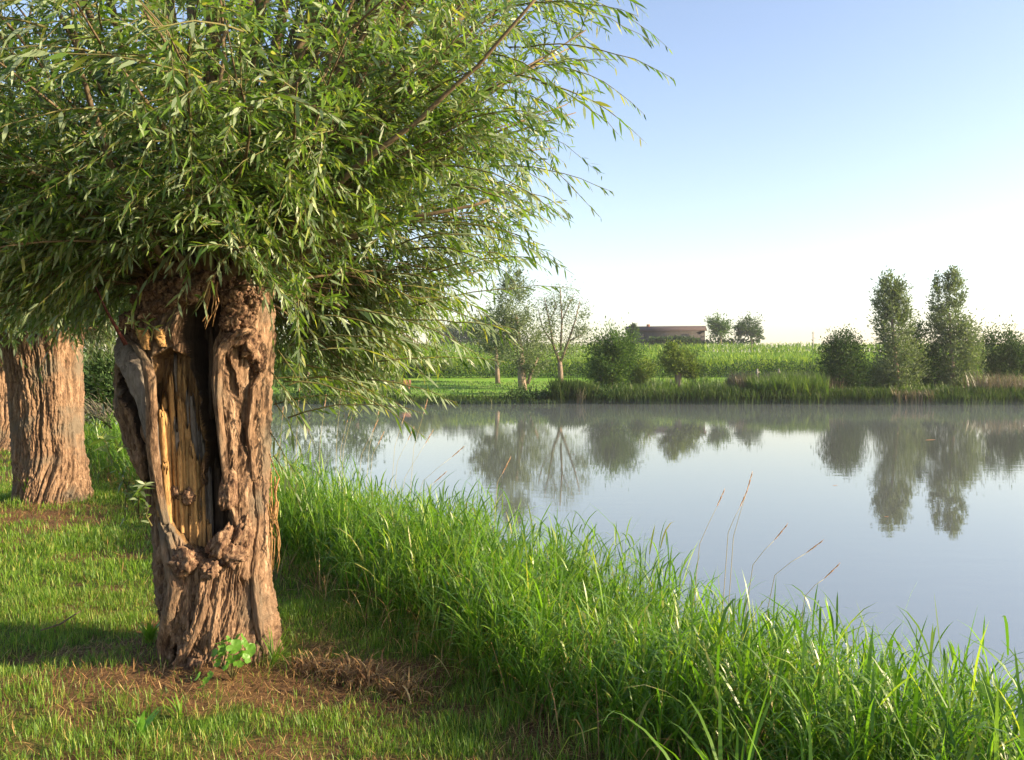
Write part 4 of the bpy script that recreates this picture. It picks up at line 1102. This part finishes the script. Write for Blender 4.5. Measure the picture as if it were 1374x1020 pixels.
far_tree('orchard_tree', 'open old fruit tree showing forked limbs against the sky', 70, [(742, 420, 22, 26), (775, 428, 16, 26), (755, 402, 22, 18), (730, 450, 14, 22), (760, 460, 26, 26), (782, 448, 8, 12)], 3000, 'far_silver', .16,
         [(753, 514, 8), (752, 498, 7), (751, 485, 6)], 3, group=GB, limbs=[[(751, 487, 5), (742, 462, 3.5), (736, 425, 2), (730, 400, 1)], [(752, 486, 5), (762, 460, 3.5), (772, 430, 2), (778, 405, 1)], [(752, 470, 3.5), (754, 430, 2.5), (752, 395, 1.6), (751, 383, .8)],
         [(744, 465, 3), (728, 440, 1.8), (722, 415, 1)], [(762, 458, 2.6), (780, 450, 1.6), (788, 438, .8)], [(754, 430, 2), (764, 408, 1.2), (770, 395, .7)], [(738, 430, 2), (746, 412, 1.2), (742, 395, .7)]], clus=18, sig=.26, shell=.55)
far_tree('round_willow', 'round bushy willow on the far bank, right of the fruit tree', 60, [(822, 482, 33, 38), (830, 468, 24, 24), (812, 500, 22, 22)], 8000, 'far_green', .17, [(818, 530, 7), (820, 505, 7), (822, 480, 4)], 4, group=GB)
far_tree('shrub', 'pale leafy shrub beside the round willow', 62, [(862, 498, 15, 20), (850, 505, 12, 14)], 1500, 'far_yellow', .17, None, 5, 'bush', GU)
far_tree('small_pollard', 'small pollard with a short sunlit trunk before the maize', 60, [(902, 484, 16, 22), (918, 488, 18, 20), (900, 470, 8, 12), (930, 498, 14, 12)], 3600, 'far_yellow', .16, [(911, 518, 9), (910, 504, 9), (912, 492, 10)], 6, group=GB)
far_tree('tall_poplar', 'left of two tall narrow poplars on the far bank', 58, [(1190, 400, 17, 36), (1206, 408, 15, 36), (1196, 385, 13, 20), (1200, 440, 26, 38), (1208, 490, 32, 46), (1196, 520, 26, 26)], 9500, 'far_silver', .18, [(1204, 543, 8), (1203, 500, 7), (1196, 420, 3)], 7, group=GB, up=1.4)
far_tree('tall_poplar', 'right of two tall poplars, broader and bushy near its foot', 59, [(1262, 400, 13, 34), (1282, 392, 13, 34), (1276, 374, 9, 14), (1270, 440, 22, 34), (1284, 478, 35, 40), (1292, 452, 22, 30), (1286, 515, 30, 24)], 9500, 'far_silver', .18, [(1280, 535, 8), (1278, 500, 7), (1274, 420, 3)], 8, group=GB, up=1.4)
far_tree('leafy_bush', 'green bush joining the two tall poplars', 59.5, [(1234, 475, 20, 46), (1246, 500, 22, 40), (1218, 505, 28, 38)], 6500, 'far_green', .17, None, 9, 'bush', GU, up=.9)
far_tree('round_bush', 'dark round bush with upright shoots left of the poplars', 58, [(1130, 487, 29, 36), (1130, 470, 22, 22), (1138, 515, 30, 26)], 8000, 'far_dark', .16, [(1132, 545, 6), (1131, 500, 5)], 10, 'bush', GU, up=1.6)
far_tree('hedge_bush', 'dark broad bush at the right edge of the far bank', 60, [(1338, 472, 24, 34), (1360, 478, 24, 28), (1390, 482, 24, 26), (1350, 490, 34, 26)], 7000, 'far_dark', .17, None, 11, 'bush', GU, up=1.5)
far_tree('leafy_bush', 'yellowish leafy bush between the round bush and the left poplar', 60, [(1168, 505, 13, 16), (1160, 518, 12, 14)], 1400, 'far_yellow', .16, None, 12, 'bush', GU)
far_tree('shore_bush', 'dark low bush at the water below the silver willow', 55.6, [(702, 533, 24, 13), (735, 536, 16, 9), (720, 534, 20, 10)], 2600, 'far_dark', .14, None, 13, 'bush', GU)
far_tree('shore_bush', 'dark low bush on the shore behind the hanging willow twigs', 55.4, [(518, 534, 22, 12), (500, 538, 14, 9)], 2000, 'far_dark', .14, None, 14, 'bush', GU)
far_tree('shore_bush', 'dark clump under the round willow at the waterline', 55.6, [(815, 532, 26, 12)], 1500, 'far_dark', .14, None, 15, 'bush', GU)
far_tree('field_tree', 'left of the two lone trees on the hilltop', 172, [(966, 441, 15, 15), (962, 437, 12, 12)], 1700, 'far_green', .42, [(967, 462, 3), (967, 450, 2.6), (966, 440, 1.6)], 16, group='lone trees on the hilltop', up=.3, shell=.3)
far_tree('field_tree', 'right of the two lone trees on the hilltop, with a low side branch', 174, [(1004, 440, 15, 15), (1018, 449, 9, 7), (996, 444, 9, 9)], 2000, 'far_dark', .42, [(1009, 461, 3.6), (1008, 452, 3), (1006, 442, 2)], 17, group='lone trees on the hilltop', up=.3, shell=.3)
far_tree('conifer', 'small dark conifer standing before the long barn roof', 165, [(851, 446, 5, 9), (851, 440, 3, 6), (851, 452, 7, 6)], 700, 'far_dark', .4, None, 18)
for k, (px, w, h) in enumerate([(880, 14, 7), (905, 18, 9), (925, 14, 8), (892, 12, 7)]):
    far_tree('orchard_bush', ['leftmost dark bush against the barn wall', 'tallest dark bush against the barn wall', 'dark bush near the right end of the barn wall', 'low dark bush between the barn bushes'][k], 163, [(px, 458, w, h * .55)], 900, 'far_dark', .4, None, 20 + k, 'bush', 'bushes in front of the barn')
far_tree('clipped_hedge', 'long low hedge between the barn and the lone trees', 176, [(960, 459, 18, 4), (990, 459, 18, 4), (1012, 459, 6, 3)], 1600, 'far_dark', .35, None, 25, 'hedge')
far_tree('willow_bush', 'dark leafy bush at the water between the two near willow trunks', 18, [(150, 505, 34, 44), (130, 540, 34, 30), (176, 540, 30, 34)], 5200, 'far_dark', .085, [(150, 600, 9), (150, 560, 8), (150, 500, 4)], 55, 'bush')
# distant wood behind the field, left
for k, (px, py, w, h) in enumerate([(618, 448, 20, 16), (640, 444, 16, 20), (596, 452, 18, 12)]):
    far_tree('distant_tree', ['middle tree of the distant dark wood behind the field', 'tallest tree of the distant dark wood', 'leftmost low tree of the distant dark wood'][k], 230, [(px, py, w, h), (px, py + h * .6, w, h * .6)], 1200, 'far_dark', .7, None, 30 + k, group='distant wood behind the field')
# big willows and bushes closing the pond's left end (seen through gaps)
for k, (px, Y, py, w, h, mt) in enumerate([(150, 44, 470, 60, 70, 'far_dark'), (60, 40, 460, 70, 80, 'far_dark'), (235, 50, 480, 52, 62, 'far_dark'), (330, 56, 470, 46, 66, 'far_green'), (412, 58, 480, 42, 60, 'far_green'), (478, 60, 492, 34, 44, 'far_green'), (545, 84, 482, 30, 18, 'far_dark'), (572, 82, 486, 24, 14, 'far_yellow')]):
    far_tree('bank_tree', ['dark tree at the left end of the pond, seen left of the hollow trunk', 'dark tree at the far left behind the second willow', 'dark tree hidden behind the hollow trunk', 'tree behind the hanging foliage, nearest the hollow trunk', 'tree behind the hanging foliage, second from the trunk',
             'rounded tree at the left of the far lawn', 'low dark bush at the top of the far lawn', 'yellowish bush at the top of the far lawn'][k], Y, [(px, py, w, h), (px + 8, py + h * .4, w, h * .6)], 3600, mt, .26 if Y < 70 else .22, [(px, 540, 10), (px, 500, 8)] if k < 6 else None, 40 + k, group='trees at the left end of the pond')

# ------------------------------------------------------------------ far bank reeds, grasses, maize
def shore_band(name, label, px0, px1, Y0, Y1, n, h0, h1, w, mat, seed, cat='reeds', tops=None):
    r = np.random.default_rng(seed)
    y = r.uniform(Y0, Y1, n); x = (r.uniform(px0, px1, n) - 687) / F * (Y0 + Y1) / 2
    x = x + r.normal(0, .1, n); yy = y + shore_y(x) - 54
    cl = fbm(x * .6, yy * .9, o=3, seed=seed)
    H = r.uniform(h0, h1, n) * (1 + .35 * cl)
    P = np.stack([x, yy, np.maximum(terrain(x, yy), -.02)], 1)
    mb = MB(); mb.batch(blade_verts(P, r.uniform(0, 6.28, n), H, w * r.uniform(.6, 1.4, n), r.uniform(0, .3, n), r.uniform(0, .9, n), 3), blade_template(3))
    return mb.obj(name, M[mat], kind='stuff', label=label, category=cat)
shore_band('reed_bed', 'dark green reed bed along the far waterline', 795, 1420, 53.9, 56.4, 13000, .55, 1.0, .06, 'far_reed', 1)
shore_band('cattail_clump', 'tall pale cattail clump on the far shore under the fruit tree', 742, 798, 54.2, 55.2, 1500, 1.1, 1.7, .06, 'far_reed', 2)
shore_band('cattail_clump', 'few sunlit yellow cattails at the right end of the tall clump', 776, 784, 54.0, 54.5, 90, 1.0, 1.5, .06, 'dry_grass', 22)
shore_band('grass_hummock', 'bright green rounded grass hummock on the far shore', 1012, 1104, 54.6, 57, 4500, 1.0, 1.75, .06, 'far_grass', 3, 'grass')
shore_band('dry_grass', 'pinkish dry flowering grass behind the green hummock', 985, 1115, 57, 61, 4200, 1.2, 1.75, .05, 'dry_grass', 4, 'grass')
shore_band('dry_grass', 'pinkish dry grass at the foot of the right-hand dark bush', 1300, 1420, 55.6, 58, 1000, 1.3, 1.9, .05, 'dry_grass', 5, 'grass')
shore_band('meadow_grass', 'tall weedy meadow grass between the reed bed and the maize', 800, 1420, 56.5, 72, 12000, .6, 1.15, .07, 'far_grass', 6, 'grass')
shore_band('short_bank_grass', 'short grass fringe along the left part of the far shore', 300, 745, 54.0, 55.4, 6000, .25, .5, .06, 'far_reed', 7, 'grass')
shore_band('old_reeds', 'grey brown dead reed stems at the waterline under the poplars', 1195, 1245, 53.9, 54.3, 260, .8, 1.3, .05, 'dry_grass', 8)
shore_band('meadow_turf', 'mown meadow turf on the far bank, left of the trees', 200, 800, 55.6, 78, 13000, .07, .18, .06, 'far_grass', 9, 'grass')

r = np.random.default_rng(44); n = 6500; hx = r.uniform(-22, 36, n); hy = 82.3 + .05 * hx + r.normal(0, .35, n); hz = terrain(hx, hy) + r.uniform(0, 1, n) * (1.25 + .5 * fbm(hx * .5, hy * 0, o=2, seed=6))  # loose dark leaves added in place of shade on the front of the maize
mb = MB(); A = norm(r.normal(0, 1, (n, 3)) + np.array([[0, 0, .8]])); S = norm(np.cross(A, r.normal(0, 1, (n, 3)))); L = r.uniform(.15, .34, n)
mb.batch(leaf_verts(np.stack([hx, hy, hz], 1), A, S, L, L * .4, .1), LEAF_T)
mb.obj('maize_edge_shade', M['far_dark'], kind='stuff', label='low strip of dark leaves standing in for shade along the lower edge of the maize', category='hedge')
r = np.random.default_rng(5); corn = MB()
def maize(Y0, Y1, row, sp, nl, lf, ww, x0=-95, x1=95):
    ys = np.arange(Y0, Y1, row); P = []
    for y in ys:
        xs = np.arange(x0, x1, sp); P.append(np.stack([xs + r.normal(0, sp * .2, len(xs)), y + r.normal(0, .05, len(xs))], 1))
    P = np.concatenate(P); P = P[np.min(np.abs(P[:, 1:2] + P[:, 0:1] * .02 - np.array([[95.0, 108, 126, 146]])), axis=1) > .9]; P = P[(np.abs(P[:, 0]) / P[:, 1] < .64) & (P[:, 0] > -.42 * P[:, 1])]
    n = len(P); z = terrain(P[:, 0], P[:, 1]); H = r.uniform(1.45, 1.8, n) * (1 + .08 * fbm(P[:, 0] * .2, P[:, 1] * .2, seed=4))
    i = np.repeat(np.arange(n), nl); f = np.tile((np.arange(nl) + .5) / nl, n)
    if Y0 > 90: f = .45 + .55 * f
    B = np.stack([P[i, 0], P[i, 1], z[i] + H[i] * f * .85], 1)
    corn.batch(blade_verts(B, r.uniform(0, 6.28, len(B)), lf * r.uniform(.7, 1.2, len(B)), np.full(len(B), ww), r.uniform(.15, .6, len(B)), r.uniform(.5, 2.0, len(B)), 3), blade_template(3))
maize(84, 89, .7, .26, 8, .62, .10)
maize(90, 120, 1.15, .55, 4, .7, .10)
maize(120, 168, 2.0, .85, 4, .95, .15)
corn.obj('maize_field', M['corn'], kind='stuff', label='bright green maize field covering the slope behind the pond', category='maize field')

for px, py, L_, lab in [(1186, 694, .09, 'small dark floating leaf on the open water left of the poplar reflections'), (1241, 591, .40, 'pale floating scrap between the two poplar reflections near the far bank'), (1117, 652, .12, 'faint floating leaf below the round bush reflection')]:
    Yw = CAM_Z * F / (py - HORIZON); Xw = (px - 687) / F * Yw
    mb = MB(); mb.batch(leaf_verts(np.array([[Xw, Yw, .006]]), norm(np.array([[1, .25, .04]])), norm(np.array([[-.25, 1, .05]])), np.array([L_]), np.array([L_ * .35]), 0.0), LEAF_T)
    mb.obj('floating_leaf', M['straw'], label=lab, category='floating leaf')

# ------------------------------------------------------------------ barn, bench, posts
def box(mb, x0, x1, y0, y1, z0, z1):
    v = [(x0,y0,z0),(x1,y0,z0),(x1,y1,z0),(x0,y1,z0),(x0,y0,z1),(x1,y0,z1),(x1,y1,z1),(x0,y1,z1)]
    mb.add(v, [0,3,2,1,4,5,6,7,0,1,5,4,1,2,6,5,2,3,7,6,3,0,4,7], [4]*6)
M['tile'] = bark_mat('roof_tile', [(.35, (.036, .027, .024)), (.6, (.060, .042, .036))], scale=(1.2, 1.2, 1.2), bump=.3, dist=.05, fine=6)
M['barn_wall'] = bark_mat('barn_wall', [(.35, (.03, .028, .028)), (.6, (.06, .055, .052))], scale=(3, 3, .4), bump=.3, dist=.03, fine=8)
M['brick'] = bark_mat('brick', [(.35, (.13, .055, .035)), (.6, (.20, .09, .055))], scale=(2, 2, 6), bump=.3, dist=.03, fine=9)
BY = 178.0; bpm = F / BY
bx1 = (946 - 687) / bpm; gz = tz(bx1, BY) - .6; Wb = 8.0; Lb = 16.0
ze = CAM_Z - (443.5 - HORIZON) / bpm; zr = ze + 1.0
TB = thing('barn', (bx1, BY, gz), 'long low barn with reddish tiled roof on the hilltop', 'barn')
def bobj(name, mb, mat):
    o = mb.obj(name, M[mat], None); o.location = (bx1, BY, 0); o.rotation_euler = (0, 0, math.radians(-9))
    o.parent = TB; o.matrix_parent_inverse = Matrix.Translation(TB.location).inverted(); return o
mb = MB(); box(mb, -Lb, 0, 0, .25, gz, ze); bobj('wall', mb, 'barn_wall')
mb = MB(); box(mb, -Lb, 0, Wb - .25, Wb, gz, ze); bobj('wall', mb, 'barn_wall')
def gable(xa, xb):
    mb = MB(); v = []
    for x in (xa, xb): v += [(x, .26, gz), (x, Wb - .26, gz), (x, Wb - .26, ze - .05), (x, Wb / 2, zr - .12), (x, .26, ze - .05)]
    mb.add(v, [4,3,2,1,0, 5,6,7,8,9, 0,1,6,5, 1,2,7,6, 2,3,8,7, 3,4,9,8, 4,0,5,9], [5,5,4,4,4,4,4]); return mb
bobj('gable', gable(-.26, -.01), 'brick'); bobj('gable', gable(-Lb + .01, -Lb + .26), 'brick')
for sgn in (0, 1):
    mb = MB(); e = -.5 if sgn == 0 else Wb + .5; zz = ze - .12
    v = [(-Lb - .4, e, zz), (.4, e, zz), (.4, Wb / 2, zr), (-Lb - .4, Wb / 2, zr)]; v += [(a, b_, c_ + .16) for a, b_, c_ in v]
    mb.add(v, [0,3,2,1,4,5,6,7,0,1,5,4,1,2,6,5,2,3,7,6,3,0,4,7], [4]*6); bobj('roof', mb, 'tile')
mb = MB(); box(mb, -12, -11.3, 3.4, 4.1, zr - .4, zr + .55); bobj('chimney', mb, 'brick')
mb = MB(); box(mb, -5, -3.2, -.06, -.003, gz, ze - .7); bobj('door', mb, 'far_bark')
for wx_ in (-16, -13.5, -9): 
    mb = MB(); box(mb, wx_, wx_ + .9, -.05, -.003, ze - 1.3, ze - .6); bobj('window', mb, 'grey_wood')
# low brown bench on the far lawn
bp = wpt(537, 520, 66); bp[2] = tz(bp[0], 66)
TBn = thing('bench', bp, 'low reddish brown wooden bench on the far lawn, seen between hanging twigs', 'bench')
M['bench'] = plain_mat('bench_wood', (.12, .055, .035), (.17, .08, .05))
def bn(name, *a):
    mb = MB(); box(mb, bp[0] + a[0], bp[0] + a[1], bp[1] + a[2], bp[1] + a[3], bp[2] + a[4], bp[2] + a[5]); mb.obj(name, M['bench'], TBn)
bn('seat', -.8, .8, -.2, .22, .42, .47); bn('backrest', -.8, .8, .24, .29, .52, .9); bn('leg', -.7, -.6, -.18, .2, -.05, .418); bn('leg', .6, .7, -.18, .2, -.05, .418)
bn('upright', -.7, -.62, .295, .34, 0, .88); bn('upright', .62, .7, .295, .34, 0, .88)
M['post'] = plain_mat('post_wood', (.20, .19, .17), (.27, .25, .23))
def post(px, top, bot, Y, w, label, name='fence_post', cat='post', cap=True):
    a = wpt(px, top, Y); X = a[0]; zb = tz(X, Y) - .1
    t = thing(name, (X, Y, zb), label, cat)
    link('shaft', tube_mesh('shaft', [(X, Y, zb), (X, Y, (zb + a[2]) / 2), (X, Y, a[2])], [w, w, w * .85], 7), M['post'], t)
    mb = MB(); box(mb, X - w * 2.4, X + w * 2.4, Y - w * .6, Y + w * .6, a[2] - .30, a[2] - .22) ; mb.obj('crossbar', M['post'], t)
post(1016, 495, 510, 66, .07, 'pale short post on the meadow, left of the green hummock'); post(1045, 495, 508, 67, .06, 'pale post among the dry grass before the maize')
post(1091, 445, 462, 150, .10, 'thin pole rising out of the maize against the sky', 'field_pole', 'pole')

def volume_box(name, x0, x1, y0, y1, z0, z1, dens, col, label, cat):
    m, nt, out = new_mat(name)
    v = N(nt, 'ShaderNodeVolumePrincipled'); v.inputs['Density'].default_value = dens; v.inputs['Color'].default_value = (*col, 1); v.inputs['Anisotropy'].default_value = .3
    nt.links.new(v.outputs[0], out.inputs['Volume'])
    mb = MB(); box(mb, x0, x1, y0, y1, z0, z1)
    return mb.obj(name, m, kind='stuff', label=label, category=cat)
volume_box('haze', -3200, 3200, -3200, 5200, -1.9, 22, .00032, (.86, .9, 1.0), 'thin morning haze in the air over pond and fields', 'haze')
volume_box('mist', -42, 52, 30, 53.2, .01, .40, .003, (.62, .82, 1.0), 'low white morning mist drifting over the far half of the pond', 'mist')
